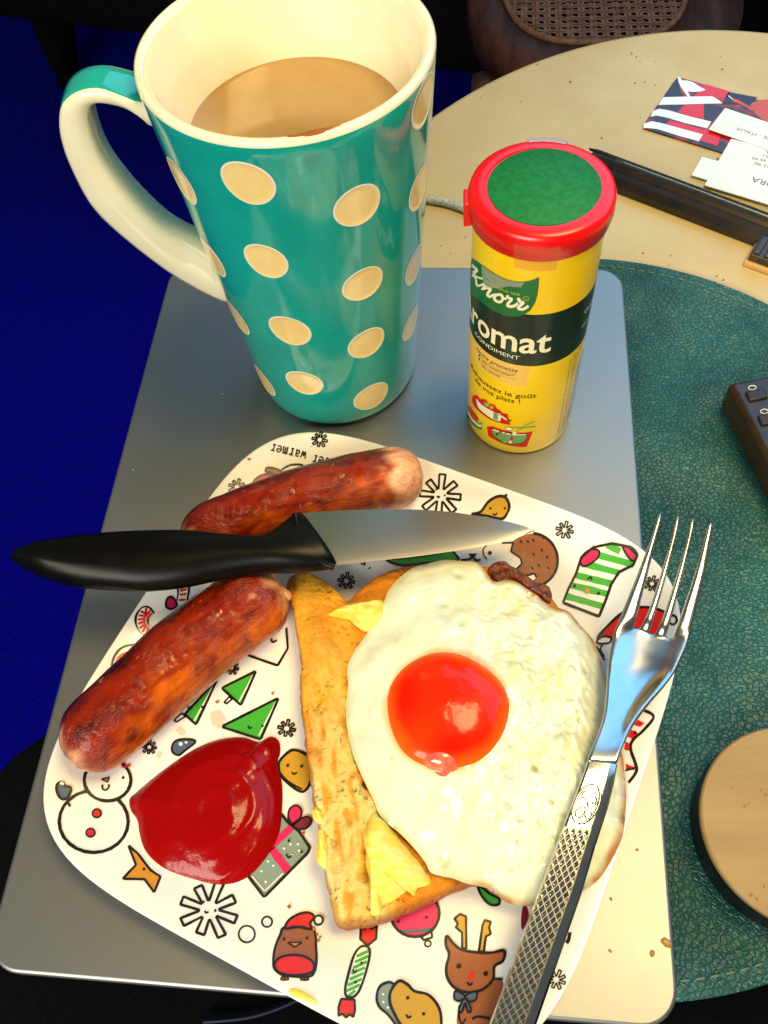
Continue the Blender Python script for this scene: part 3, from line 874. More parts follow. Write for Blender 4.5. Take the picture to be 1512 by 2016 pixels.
# toast -------------------------------------------------------------
TZ = PZ+.0135
toast_px = [(562, 1152), (572, 1130), (600, 1122), (632, 1134), (662, 1158), (683, 1180), (702, 1160), (738, 1132), (790, 1112), (850, 1104), (940, 1108), (1030, 1128),
            (1100, 1190), (1130, 1300), (1136, 1450), (1118, 1600), (1060, 1690), (970, 1722), (905, 1738), (850, 1764), (780, 1794), (720, 1814), (672, 1818), (655, 1800), (646, 1750),
            (634, 1690), (626, 1620), (612, 1540), (600, 1450), (590, 1350), (592, 1300), (582, 1240), (574, 1190)]
toast_w = un(resample(spline(toast_px, 4, True), 120, True), TZ)[:, :2]


def inside_dist(x, y):
    """signed distance to the toast edge, positive inside"""
    A = toast_w; B2 = np.roll(A, -1, 0); d = B2-A; p = np.array([x, y])
    t = np.clip(((p-A)*d).sum(1)/(d*d).sum(1), 0, 1)
    ds = np.sqrt((((A+d*t[:, None])-p)**2).sum(1)).min()
    yi = (A[:, 1] > y) != (B2[:, 1] > y)
    xs = A[:, 0]+(y-A[:, 1])/(B2[:, 1]-A[:, 1]+1e-12)*(B2[:, 0]-A[:, 0])
    ins = np.count_nonzero(yi & (xs > x)) % 2
    return ds if ins else -ds


EL0, EL1 = un([(575, 1150)], TZ)[0][:2], un([(665, 1810)], TZ)[0][:2]
ELd = (EL1-EL0)/np.linalg.norm(EL1-EL0); ELn = np.array([-ELd[1], ELd[0]])
if ELn[0] < 0: ELn = -ELn
ELL = np.linalg.norm(EL1-EL0)


def edge_coords(x, y):
    q = np.array([x, y])-EL0; return float(q@ELd)/ELL, float(q@ELn)


def toast_h(x, y, s, t):
    a, d = edge_coords(x, y)
    ridge = .0024*math.exp(-((d-.0075)/.0055)**2)*(.7+.5*nz(x, y, 60))*sstep(.02, .2, a)
    rough = .0007*nz(x, y, 160)+.0005*nz(x, y, 420)+.0003*nz(x, y, 1000)
    pit = -.0022*sstep(.30, .62, nz(x, y, 190, 4.0))*sstep(.25, .6, a)*(1-sstep(.012, .022, d))
    streak = .0011*noise.noise(Vector((a*14, d*420, 0)))*sstep(.5, .7, a)*(1-sstep(.013, .02, d))
    return TZ+ridge+rough+pit+streak-.0022*s**14


T_GOLD, T_DARK, T_CRUST, T_BUT = lin(252, 186, 50), lin(238, 140, 20), lin(170, 86, 20), lin(255, 240, 158)


def toast_c(x, y, s, t):
    a, d = edge_coords(x, y)
    if s > 1: return lerp(T_CRUST, lin(186, 110, 40), .5+.5*nz(x, y, 250, s))
    c = lerp(T_GOLD, T_DARK, .75*sstep(-.2, .6, nz(x, y, 55)+.6*nz(x, y, 20, 3)))
    c = lerp(c, T_DARK, sstep(.015, .021, d)*.8)
    # butter spread along the lower left strip, streaky along the edge
    st = noise.noise(Vector((a*14, d*420, 0)))+.6*nz(x, y, 240, 2)
    k = sstep(.42, .66, a+.14*nz(x, y, 60))*(1-sstep(.013, .021, d+.003*nz(x, y, 90)))
    c = lerp(c, lin(236, 164, 66), k*(1-sstep(-.6, -.1, st))*.6); c = lerp(c, T_BUT, k*sstep(-.4, .1, st)*.97)
    k2 = (1-sstep(.004, .010, abs(d-.008)))*sstep(.12, .4, a)
    c = lerp(c, lin(252, 208, 100), .7*k2*sstep(-.5, .3, st))
    c = lerp(c, T_CRUST, sstep(.965, 1.0, s+.02*nz(x, y, 150))*.6)
    return c


toast_m = bpy.data.materials.new('toasted_bread'); toast_m.use_nodes = True
N, L, B = nodes_of(toast_m)
tc = N.new('ShaderNodeTexCoord'); vcn = N.new('ShaderNodeVertexColor'); vcn.layer_name = 'Col'
tcol = nmix(nrange(nnoise(260, 8, (1, 1, 1), .4), .45, .72, 0, .5), vcn.outputs['Color'], lin(240, 214, 170), 'MULTIPLY')
tvo = N.new('ShaderNodeTexVoronoi'); tvo.inputs['Scale'].default_value = 430; L.new(tc.outputs['Object'], tvo.inputs['Vector'])
pore = nrange(tvo.outputs['Distance'], .38, .12); pmask = nrange(nnoise(90, 4, (1, 1, 1)), .50, .62)
pm_ = N.new('ShaderNodeMath'); pm_.operation = 'MULTIPLY'; L.new(pore, pm_.inputs[0]); L.new(pmask, pm_.inputs[1])
pm2 = N.new('ShaderNodeMath'); pm2.operation = 'MULTIPLY'; pm2.inputs[1].default_value = .20; L.new(pm_.outputs['Value'], pm2.inputs[0])
tcol = nmix(pm2.outputs['Value'], tcol, lin(170, 96, 30))
L.new(tcol, B.inputs['Base Color'])
B.inputs['Roughness'].default_value = .5; B.inputs['Specular IOR Level'].default_value = .35
tb1 = nnoise(420, 8, (1, 1, 1), .3, .7)
tsub = N.new('ShaderNodeMath'); tsub.operation = 'SUBTRACT'; L.new(tb1, tsub.inputs[0]); L.new(pm_.outputs['Value'], tsub.inputs[1])
tbp = N.new('ShaderNodeBump'); tbp.inputs['Strength'].default_value = .9; tbp.inputs['Distance'].default_value = .0020
L.new(tsub.outputs['Value'], tbp.inputs['Height']); L.new(tbp.outputs['Normal'], B.inputs['Normal'])
o = blob('toast_slice', toast_px, TZ, toast_h, toast_m, 260, 110, toast_c, base=lambda x, y: PZ+.0002, centre=(800, 1440), smooth_n=4)
tag(o, 'golden buttered slice of toast lying under the fried egg', 'toast')

# butter lumps ------------------------------------------------------
butter_m = mat('soft_butter', lin(250, 216, 72), .28, col2=lin(250, 226, 120), nscale=160, bump=.35, bscale=260, bdist=.0012, sss=.15, stretch=(1, 3, 1))


def butter(px, hgt, label, c, tilt):
    zt = TZ+.0012
    cw = un([c], zt)[0]

    def h(x, y, s, t):
        return zt+hgt*(1-s**5)+.0010*nz(x, y, 120)*(1-s)+.0006*nz(x, y, 330)+tilt*(x-cw[0])+.0003
    o = blob('butter_lump', px, zt, h, butter_m, 80, 24, None, base=lambda x, y: zt-.0016, smooth_n=3, centre=c)
    return tag(o, label, 'butter', 'butter on the toast')


butter(ZM([(655, 530), (690, 550), (745, 590), (800, 680), (890, 790), (975, 880), (1050, 980), (1106, 1062), (1060, 1100), (985, 1118), (972, 1175), (955, 1165), (960, 1110), (880, 1150), (800, 1210), (715, 1250), (705, 1305), (660, 1322), (630, 1310),
           (632, 1150), (622, 1000), (600, 860), (568, 700), (600, 630), (620, 560)]), .0040, 'large triangular yellow butter lump beside the egg on the toast', (735, 1705), -.05)
butter(ZQ([(560, 415), (620, 370), (700, 350), (800, 335), (880, 322), (950, 320), (945, 400), (900, 470), (830, 522), (770, 485), (720, 440), (640, 430)]), .0036, 'small pointed yellow butter scrap near the top of the toast', (708, 1207), .03)
# loose flakes of butter at the toast's left edge
for px, lab in ((ZM([(160, 485), (180, 474), (210, 500), (222, 545), (240, 582), (205, 568), (172, 530)]), 'thin curl of butter hanging off the toast edge, the upper one'),
                (ZM([(195, 680), (222, 664), (240, 690), (250, 780), (275, 870), (258, 950), (215, 915), (192, 860), (200, 780)]), 'thin butter curl hanging off the toast edge, the lower one')):
    zt = TZ-.001
    o = blob('butter_curl', px, zt, lambda x, y, s, t: zt+.0016*(1-s**4)+.0004*nz(x, y, 400), butter_m, 40, 8, None, base=lambda x, y: zt-.0006, smooth_n=3)
    tag(o, lab, 'butter', 'butter on the toast')

# fried egg ---------------------------------------------------------
egg_px = ZH([(600, 108), (660, 90), (720, 84), (780, 88), (830, 98), (862, 122), (880, 150), (905, 178), (950, 165), (1000, 180), (1060, 215), (1110, 248), (1150, 272), (1210, 300), (1262, 345), (1300, 400), (1335, 450), (1362, 530), (1385, 620),
             (1410, 740), (1435, 870), (1452, 980), (1455, 1080), (1448, 1180), (1430, 1260), (1395, 1330), (1345, 1405), (1290, 1445), (1230, 1470), (1160, 1500), (1060, 1520), (985, 1512), (940, 1490), (900, 1450), (845, 1436),
             (790, 1425), (740, 1405), (690, 1395), (645, 1378), (622, 1335), (580, 1282), (520, 1220), (470, 1178), (432, 1138), (412, 1085), (380, 1020), (345, 945), (318, 870), (300, 780), (294, 690), (304, 600), (300, 530), (330, 465), (380, 390), (420, 330), (448, 270), (470, 215), (510, 165), (555, 130)])
EZ = TZ+.003
yc_px, yr_px = (880, 1397), 123
yc = un([yc_px], EZ+.003)[0]
yr = np.linalg.norm(un([(yc_px[0]+yr_px, yc_px[1])], EZ+.003)[0]-yc)
rs = random.Random(21)
pits = []
for _ in range(150):
    px = (rs.gauss(1090, 75), rs.gauss(1400, 170)) if rs.random() < .72 else (rs.uniform(760, 1150), rs.uniform(1130, 1740))
    q = un([px], EZ+.002)[0]
    if np.hypot(q[0]-yc[0], q[1]-yc[1]) < yr*1.12: continue
    pits.append((q[0], q[1], rs.uniform(.0004, .0012), rs.uniform(.0003, .0010)))
for px, r_, d_ in ((ZH([(700, 1330)])[0], .0022, .0016), (ZH([(1080, 940)])[0], .0022, .0007), (ZH([(700, 265)])[0], .0014, .0012), (ZH([(775, 350)])[0], .0018, .0012), (ZH([(760, 140)])[0], .0014, .001), (ZH([(1265, 745)])[0], .0009, .0015)):
    q = un([px], EZ+.002)[0]; pits.append((q[0], q[1], r_, d_))
PIT = np.array(pits)
EGGW = {}


def pit_at(x, y):
    d2 = (PIT[:, 0]-x)**2+(PIT[:, 1]-y)**2
    return float((PIT[:, 3]*np.exp(-d2/(2*(PIT[:, 2]*.75)**2))).sum()), float((PIT[:, 3]*np.exp(-d2/(2*(PIT[:, 2]*1.5)**2))).sum())


def egg_support(x, y):
    d = inside_dist(x, y)
    top = TZ+.0012
    k = sstep(-.020, .001, d); zp = plate_z(x, y)+.0004
    return zp+(top-zp)*k


def egg_right(x, y):
    px = (x-yc[0]); return sstep(-.002, .022, px)


def egg_h(x, y, s, t):
    sup = egg_support(x, y)
    thick = .0040*(1-s**4.5)+.0002
    ro = egg_right(x, y)
    und = .0020*nz(x, y, 55)+.0014*nz(x, y, 115, 2)
    und *= sstep(yr*1.0, yr*1.5, math.hypot(x-yc[0], y-yc[1]))*.9+.1
    und += sstep(yr*1.0, yr*1.3, math.hypot(x-yc[0], y-yc[1]))*ro*(.0011*nz(x, y, 180, 1)+.0008*abs(nz(x, y, 340, 5))+.0005*nz(x, y, 620, 6))+.00022*nz(x, y, 300)
    ruf = .0022*sstep(.86, 1, s)*nz(math.cos(t*6.283)*9, math.sin(t*6.283)*9, 1.0)*sstep(0, 1, ro+.35)
    p, pw = pit_at(x, y)
    dy = math.hypot(x-yc[0], y-yc[1])
    ped = .0022*math.exp(-(dy/(yr*1.25))**4)
    return sup+thick+und*(1-s**10*.6)+ruf-p*1.15+pw*.25+ped


E_W, E_Y, E_BR, E_GR = lin(232, 235, 212), lin(230, 228, 178), lin(170, 98, 30), lin(200, 200, 142)


def egg_c(x, y, s, t):
    ro = egg_right(x, y); p, pw = pit_at(x, y)
    c = lerp(E_W, E_Y, sstep(-.25, .45, nz(x, y, 60, 8))*(.25+.6*ro))
    c = lerp(c, E_GR, .6*sstep(.0002, .0012, p))
    c = lerp(c, lin(170, 140, 78), .6*sstep(.0006, .0012, p)*ro)
    dyk = math.hypot(x-yc[0], y-yc[1])/yr
    c = lerp(c, lin(244, 190, 120), .8*(1-sstep(.97, 1.10, dyk+.03*nz(x, y, 150))))
    ed = sstep(.955, 1.0, s+.02*nz(x, y, 200, 7))
    # crisp brown lace on the right hand and upper right edges
    k = ed*ro*sstep(-.35, .15, nz(math.cos(t*6.283)*7, math.sin(t*6.283)*7, 1.0, 3)+.25)
    c = lerp(c, lin(206, 200, 140), .55*sstep(.93, .99, s))
    return lerp(c, E_BR, k*.95)


egg_m = mat('cooked_egg_white', (1, 1, 1), .22, vcol=True, col2=lin(246, 244, 232), nscale=200, nlo=.3, nhi=.8, bump=.35, bscale=260, bdetail=5, sss=.06, sssr=(1, .8, .4), coat=.7)
EG = thing('fried_egg', (yc[0], yc[1], TZ), 'fried egg with bright red orange yolk lying on the toast', 'egg')
blob('egg_white', egg_px, lambda x, y: egg_support(x, y)+.001, egg_h, egg_m, 300, 100, egg_c, parent=EG, centre=yc_px, smooth_n=4, bias=1.0)
# yolk
yolk_m = mat('runny_yolk', (1, 1, 1), .15, spec=.24, vcol=True, sss=.35, sssr=(1, .2, .05), bump=.25, bscale=110, bdist=.002)
yv, yf, ycol = [], [], []
YN, YR = 96, 28
ybase = EZ+.0040
for i in range(YR+1):
    u = i/YR
    for k in range(YN):
        a = 2*math.pi*k/YN
        rr = yr*u*(1+.018*math.sin(3*a+1)+.012*math.sin(5*a)+.01*math.sin(2*a+2))
        x, y = yc[0]+rr*math.cos(a), yc[1]+rr*math.sin(a)
        ycol.append(lerp(lerp(lin(238, 22, 2), lin(240, 56, 4), .5+.9*nz(x, y, 70, 4)), lin(250, 104, 22), sstep(.72, 1.0, u+.05*nz(x, y, 120))*.85))
        hh = .0062*(1-u**3.0)**.70 if u < 1 else -.0016
        yv.append((x, y, ybase+hh+.00025*nz(x, y, 110)-.0012*u))
for i in range(YR):
    for k in range(YN): yf.append((i*YN+k, (i+1)*YN+k, (i+1)*YN+(k+1) % YN, i*YN+(k+1) % YN))
yf.append(tuple(range(YN)))
o = YK = mk('yolk', yv, yf, yolk_m, EG, cols=ycol); recalc(o)
film_m = mat('cloudy_film', lin(226, 92, 66), .14, col2=lin(216, 120, 96), nscale=220, sss=.3, coat=.4)


def film_h(x, y, s, t):
    d = math.hypot(x-yc[0], y-yc[1])/yr
    z = ybase+(.0062*max(0, 1-min(d, 1)**3.0)**.70 if d < 1 else 0)-.0012*min(d, 1.2)
    return z+.0012*(1-s**2)+.0002


blob('yolk_blister', [(832, 1497), (850, 1486), (875, 1486), (896, 1498), (900, 1518), (886, 1532), (862, 1530), (842, 1516)], ybase+.001, film_h, film_m, 40, 12, None, parent=YK)
# crisp brown frill peeking out behind the white
crisp_m = mat('crisp_brown_edge', lin(128, 58, 18), .35, col2=lin(82, 30, 8), nscale=180, bump=.8, bscale=300, bdist=.003)
fr = ZH([(880, 150), (905, 110), (940, 100), (985, 118), (1010, 140), (1050, 165), (1090, 190), (1130, 205), (1142, 245), (1130, 270), (1060, 235), (980, 190), (920, 190)])
blob('crisp_frill', fr, TZ-.002, lambda x, y, s, t: TZ-.001+.0022*(1-s**3)+.0022*nz(x, y, 240)+.001*nz(x, y, 500), crisp_m, 90, 16, None, parent=EG, base=lambda x, y: PZ+.003, smooth_n=4)

# sausages ----------------------------------------------------------
saus_m = bpy.data.materials.new('fried_sausage_skin'); saus_m.use_nodes = True
N, L, B = nodes_of(saus_m)
tc = N.new('ShaderNodeTexCoord'); vcn = N.new('ShaderNodeVertexColor'); vcn.layer_name = 'Col'


col_ = nmix(nrange(nnoise(190, 7, (.35, 1, 1), .7), .45, .68, 0, .85), vcn.outputs['Color'], lin(170, 92, 66), 'MULTIPLY')
col_ = nmix(nrange(nnoise(260, 3, (1, 1.3, 1.3), .6), .66, .72, 0, .40), col_, lin(226, 128, 56))
col_ = nmix(nrange(nnoise(95, 4, (.7, 1, 1), 1.0), .60, .74, 0, .8), col_, lin(120, 60, 40), 'MULTIPLY')
L.new(col_, B.inputs['Base Color'])
B.inputs['Roughness'].default_value = .19; B.inputs['Specular IOR Level'].default_value = .34; B.inputs['Coat Weight'].default_value = .15; B.inputs['Coat Roughness'].default_value = .05
w0 = nnoise(520, 6, (.5, 1.5, 1.5), 1.4); wm_ = nrange(nnoise(60, 3, (1, 1, 1)), .42, .60)
wq = N.new('ShaderNodeMath'); wq.operation = 'MULTIPLY'; L.new(w0, wq.inputs[0]); L.new(wm_, wq.inputs[1]); w1 = wq.outputs['Value']; w2 = nnoise(110, 3, (1, 1, 1), .3)
ad = N.new('ShaderNodeMath'); ad.operation = 'ADD'; L.new(w1, ad.inputs[0]); L.new(w2, ad.inputs[1])
bpn = N.new('ShaderNodeBump'); bpn.inputs['Strength'].default_value = .6; bpn.inputs['Distance'].default_value = .0016
L.new(ad.outputs['Value'], bpn.inputs['Height']); L.new(bpn.outputs['Normal'], B.inputs['Normal'])
S_RED, S_OR, S_DK, S_PK = lin(142, 34, 5), lin(210, 98, 16), lin(42, 8, 2), lin(246, 184, 140)


SAUS = []


def sausage(name, axis_px, R, zc, label, seed, pinkL, pinkR, taperL=.35, taperR=.2, redness=0.0):
    A = un(axis_px, zc); A = resample([tuple(p) for p in spline([tuple(q) for q in A], 10)], 90)
    n = 64; v, f, cols = [], [], []
    Ltot = np.linalg.norm(np.diff(A, axis=0), axis=1).sum()
    org = A.mean(0); d0 = A[-1]-A[0]; ang = math.atan2(d0[1], d0[0])
    M = len(A)
    dl = Ltot/(M-1)
    for i in range(M):
        t = A[min(i+1, M-1)]-A[max(i-1, 0)]; t /= np.linalg.norm(t)
        sd = np.cross(t, [0, 0, 1]); sd /= np.linalg.norm(sd); up = np.cross(sd, t)
        l = i*dl; r = R
        eL, eR = R*1.0, R*1.0
        if l < eL: q = 1-l/eL; r = R*math.sqrt(max(0, 1-q**2.3))
        if Ltot-l < eR: q = 1-(Ltot-l)/eR; r = R*math.sqrt(max(0, 1-q**2.3))
        u = i/(M-1); r *= 1-taperL*.25*(1-u)**3-taperR*.25*u**3
        for k in range(n):
            a = 2*math.pi*k/n
            P = np.array([u*5, math.cos(a)*1.0, math.sin(a)*1.0])
            w_ = .030*noise.noise(Vector(P*1.2)+Vector((seed, 0, 0)))+.014*noise.noise(Vector((u*12, math.cos(a)*2.5, math.sin(a)*2.5+seed)))
            wr = .011*noise.noise(Vector((u*10, math.cos(a)*11, math.sin(a)*11+seed)))+.006*noise.noise(Vector((u*60, math.cos(a)*14, math.sin(a)*14+seed)))
            rr = r*(1+w_+wr*1.3)
            zz = 0.94 if math.sin(a) < 0 else 1.0
            p = A[i]+sd*rr*math.cos(a)+up*rr*math.sin(a)*zz
            v.append(tuple(p))
            m1 = noise.noise(Vector((u*6, math.cos(a)*1.6, math.sin(a)*1.6+seed*2)))+.5*noise.noise(Vector((u*22, math.cos(a)*5, math.sin(a)*5+seed)))
            m2 = noise.noise(Vector((u*7+9, math.cos(a)*2.2, math.sin(a)*2.2+seed*3)))+.45*noise.noise(Vector((u*30, math.cos(a)*7, math.sin(a)*7+seed)))
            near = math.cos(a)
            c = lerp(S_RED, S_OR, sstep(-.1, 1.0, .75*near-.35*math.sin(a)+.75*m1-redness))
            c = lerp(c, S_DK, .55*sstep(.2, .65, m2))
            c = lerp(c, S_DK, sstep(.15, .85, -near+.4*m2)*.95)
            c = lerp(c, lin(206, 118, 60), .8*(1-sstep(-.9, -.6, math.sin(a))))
            en = .06*noise.noise(Vector((math.cos(a)*2, math.sin(a)*2, seed)))
            pk = (1-sstep(pinkL-.03, pinkL+.03, u+en)) if pinkL else 0
            pk = max(pk, sstep(1-pinkR-.03, 1-pinkR+.03, u+en)) if pinkR else pk
            c = lerp(c, S_PK, pk*.92)
            cols.append(c)
    for i in range(M-1):
        for k in range(n): f.append((i*n+k, i*n+(k+1) % n, (i+1)*n+(k+1) % n, (i+1)*n+k))
    f.append(tuple(range(n-1, -1, -1))); f.append(tuple(range((M-1)*n, M*n)))
    # local frame turned so that texture runs along the sausage
    V = np.array(v); ca, sa = math.cos(-ang), math.sin(-ang)
    Q = V-org; Q = np.c_[Q[:, 0]*ca-Q[:, 1]*sa, Q[:, 0]*sa+Q[:, 1]*ca, Q[:, 2]]
    o = mk(name, Q, f, saus_m, None, True, cols=cols, org=(0, 0, 0)); recalc(o)
    o.location = org; o.rotation_euler = (0, 0, ang)
    SAUS.append((o, Matrix.Translation(Vector(org)) @ Matrix.Rotation(ang, 4, 'Z')))
    return tag(o, label, 'sausage', 'fried sausages')


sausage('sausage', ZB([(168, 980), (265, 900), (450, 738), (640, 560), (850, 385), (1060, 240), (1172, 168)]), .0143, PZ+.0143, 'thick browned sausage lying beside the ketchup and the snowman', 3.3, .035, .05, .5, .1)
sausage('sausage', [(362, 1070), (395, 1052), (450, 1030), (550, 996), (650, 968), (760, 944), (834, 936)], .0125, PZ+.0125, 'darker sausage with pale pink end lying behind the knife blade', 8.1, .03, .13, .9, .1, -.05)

# torn pale skin at the end of the near sausage
flap_m = mat('pale_casing', lin(240, 184, 150), .3, col2=lin(226, 150, 116), nscale=260, bump=.5, bscale=300, sss=.2)
zf_ = PZ+.020
o = blob('torn_casing', ZB([(965, 140), (1015, 112), (1080, 104), (1130, 128), (1165, 165), (1196, 182), (1186, 212), (1150, 200), (1118, 172), (1070, 146), (1010, 146)]), zf_,
         lambda x, y, s, t: zf_+.002*(1-s**4)+.0012*nz(x, y, 300)-.25*max(0, x-un(ZB([(1080, 104)]), zf_)[0][0]), flap_m, 70, 10, None, smooth_n=3, base=lambda x, y: zf_-.006)
wm_o = Matrix.Translation(o.location); o.parent = SAUS[0][0]; o.matrix_parent_inverse = SAUS[0][1].inverted()
# faint grease on the plate
for px, r in ((ZB([(872, 792)])[0], .0030), (ZB([(700, 850)])[0], .0016), ((640, 1420), .0015), (ZB([(600, 960)])[0], .0012)):
    c_ = plate_pre([px])[0]
    splat(px, r, plate_z(*c_)+.0001, MATS.get('grease_film') or mat('grease_film', lin(226, 176, 120), .06, alpha=.32), PT, 'grease_spot', .0003)

# ketchup -----------------------------------------------------------
ket_m = mat('glossy_ketchup', lin(146, 4, 4), .17, spec=.20, col2=lin(150, 3, 5), nscale=60, sss=.1, sssr=(1, .1, .05), bump=.25, bscale=120, bdist=.002)
ket_px = ZE([(445, 400), (480, 368), (560, 300), (650, 232), (760, 162), (870, 120), (980, 110), (1055, 132), (1108, 106), (1148, 126), (1156, 180), (1142, 240), (1164, 330), (1164, 450), (1150, 560), (1112, 640), (1045, 728), (965, 790), (870, 818), (760, 806), (640, 776), (560, 730), (504, 660), (486, 570), (480, 500), (450, 455)])
kc = un(ZE([(840, 470)]), PZ+.004)[0]


def ket_h(x, y, s, t):
    dx, dy = x-kc[0], y-kc[1]; r = math.hypot(dx, dy); a = math.atan2(dy, dx)
    body = .0072*(1-s**2.6)**.8 if s < 1 else 0
    sw = .5+.5*math.cos(2*math.pi*(r/.0098)+a*1.0+.8+1.1*nz(x, y, 45))
    ridge = .0005*(sw**2.2)*sstep(0, .25, 1-s)*sstep(.001, .006, r)*(.55+.6*sstep(-.6, .6, nz(x, y, 40, 4)))
    ridge += .0009*sstep(-.002, .012, dx)*(.5+.5*math.cos(2*math.pi*(r/.0068)+.6*a+2.2*nz(x, y, 60)))**3*sstep(0, .2, 1-s)*(.35+.6*sstep(-.4, .5, nz(x, y, 70, 9)))
    dip = -.0009*math.exp(-(r/.008)**2)
    return PZ+.00015+body+ridge+dip+.0003*nz(x, y, 140)*(1-s)


o = blob('ketchup', ket_px, PZ+.003, ket_h, ket_m, 200, 70, None, smooth_n=4, centre=ZE([(840, 470)])[0])
tag(o, 'glossy dark red swirl of ketchup on the plate', 'ketchup')
# butter smear by the plate's lower edge
sm = ZE([(1200, 1300), (1230, 1288), (1280, 1310), (1330, 1345), (1325, 1368), (1275, 1345), (1220, 1325)])
smw = plate_pre(spline(sm, 4, True))
o = blob('butter_smear', smw, 0, lambda x, y, s, t: plate_z(x, y)+.0001+.0006*(1-s**3)*(1+.6*nz(x, y, 500)), butter_m, 40, 8, None, world=True)
tag(o, 'thin yellow butter smear on the lower plate rim', 'butter')

# ------------------------------------------------------------------ knife
KN = thing('kitchen_knife', (*un([(560, 1100)], Z0+.03)[0][:2], Z0+.03), 'kitchen knife with black handle and steel blade lying across the sausages', 'knife')
top = resample(spline(ZA([(54, 585), (62, 566), (100, 545), (200, 515), (350, 490), (550, 472), (780, 468), (950, 484), (1050, 492), (1130, 488), (1190, 446), (1240, 402), (1274, 388)]), 6), 70)
bot = resample(spline(ZA([(54, 590), (66, 606), (130, 640), (200, 670), (330, 700), (500, 714), (620, 718), (780, 702), (940, 668), (1040, 652), (1150, 640), (1300, 636), (1400, 626), (1432, 604)]), 6), 70)
v, f = [], []
n = 28
for i in range(70):
    u = i/69
    zc = Z0+.0395-.006*u
    a3, b3 = un([top[i]], zc)[0], un([bot[i]], zc)[0]
    c3 = (a3+b3)/2; h = (a3-b3)/2; hl = np.linalg.norm(h)
    th = .0082*(1-.25*u)*min(1, hl/.0075)**.7
    if u > .9: th *= 1-.12*sstep(.9, 1, u)
    for k in range(n):
        an = 2*math.pi*k/n; c_, s_ = math.cos(an), math.sin(an); e = .78
        # a soft ridge runs along the top of the grip
        x = math.copysign(abs(c_)**e, c_); zz = math.copysign(abs(s_)**(e+.35), s_)
        p = c3+h*x; v.append((p[0], p[1], zc+th*zz+.0012*math.exp(-((x+.25)/.25)**2)*(1 if s_ > 0 else 0)*(1-u)))
for i in range(69):
    for k in range(n): f.append((i*n+k, i*n+(k+1) % n, (i+1)*n+(k+1) % n, (i+1)*n+k))
f.append(tuple(range(n-1, -1, -1))); f.append(tuple(range(69*n, 70*n)))
o = KH = mk('handle', v, f, black_m, KN); recalc(o)
# bolster collar
col_px = spline(ZA([(1256, 392), (1262, 440), (1290, 500), (1330, 560), (1380, 602), (1420, 616)]), 8)
v, f = tube([tuple(q) for q in un(col_px, [Z0+.0385-.003*i/len(col_px) for i in range(len(col_px))])], .0014, 12)
o = mk('collar', v, f, black_m, KH)
# blade
bt = resample(spline(ZG([(66, 246), (120, 240), (250, 233), (400, 230), (500, 231), (600, 238), (650, 245), (730, 257), (800, 271), (860, 286), (908, 303)]), 6), 60)
bb = resample(spline(ZG([(190, 428), (250, 422), (330, 414), (400, 406), (480, 397), (560, 386), (640, 374), (700, 364), (770, 349), (820, 336), (870, 320), (908, 303.5)]), 6), 60)
bt[0] = ZG([(40, 246)])[0]; bb[0] = ZG([(150, 436)])[0]
v, f = [], []
for i in range(60):
    u = i/59; zc = Z0+.0335-.0085*u
    a3, b3 = un([bt[i]], zc)[0], un([bb[i]], zc)[0]
    for q, th in ((0, .0009), (.5, .0008), (.86, .00045), (1, .00004)):
        p = a3+(b3-a3)*q; v.append((p[0], p[1], p[2]+th*(1-.6*u)))
    for q, th in ((1, .00004), (.86, .00045), (.5, .0008), (0, .0009)):
        p = a3+(b3-a3)*q; v.append((p[0], p[1], p[2]-th*(1-.6*u)))
for i in range(59):
    for k in range(8): f.append((i*8+k, i*8+(k+1) % 8, (i+1)*8+(k+1) % 8, (i+1)*8+k))
f.append(tuple(range(7, -1, -1))); f.append(tuple(range(59*8, 60*8)))
o = mk('blade', v, f, blade_m, KN, sharp=25); recalc(o)

# ------------------------------------------------------------------ fork
FK = thing('dinner_fork', (*un([(1150, 1560)], Z0+.024)[0][:2], Z0+.02), 'steel fork with diamond patterned handle lying over the egg and plate', 'fork')


def fork_z(y):      # y: photo row in ZD units (100 = tips, 2016 = bottom of the picture)
    ys = [60, 130, 300, 470, 560, 700, 850, 1000, 1060, 1300, 2016, 2300]
    zs = [.0345, .0335, .0290, .0260, .0252, .0258, .0280, .0300, .0302, .0285, .0225, .0200]
    return Z0+float(np.interp(y, ys, zs))


def fpt(q, dz=0.0): return un(ZD([q]), fork_z(q[1])+dz)[0]


LC = spline([(512, 538), (500, 590), (490, 650), (484, 740), (480, 815), (468, 880), (442, 950), (418, 1005), (410, 1035)], 5)
RC = spline([(802, 548), (788, 595), (766, 645), (738, 702), (690, 762), (630, 830), (582, 900), (552, 965), (534, 1010), (526, 1042)], 5)
LC, RC = resample(LC, 22), resample(RC, 22)
toprow = [(512, 538), (588, 530), (612, 529), (642, 550), (668, 553), (706, 567), (734, 571), (802, 548)]
fr_ = [0]+[(toprow[i][0]-512)/290 for i in range(1, 7)]+[1]
v, f = [], []
for i in range(22):
    l, r = LC[i], RC[i]
    k = sstep(0, .30, i/21)
    for j in range(8):
        u = fr_[j]*(1-k)+(j/7)*k
        x, y = l[0]+(r[0]-l[0])*u, l[1]+(r[1]-l[1])*u
        if i == 0: x, y = toprow[j]
        elif i < 4: y += (toprow[j][1]-(538+(548-538)*fr_[j]))*(1-i/4)
        cup = -.0026*(1-(2*u-1)**2)*sstep(1.0, .35, i/21)
        v.append(tuple(fpt((x, y), cup)))
for i in range(21):
    for j in range(7): f.append((i*8+j, i*8+j+1, (i+1)*8+j+1, (i+1)*8+j))
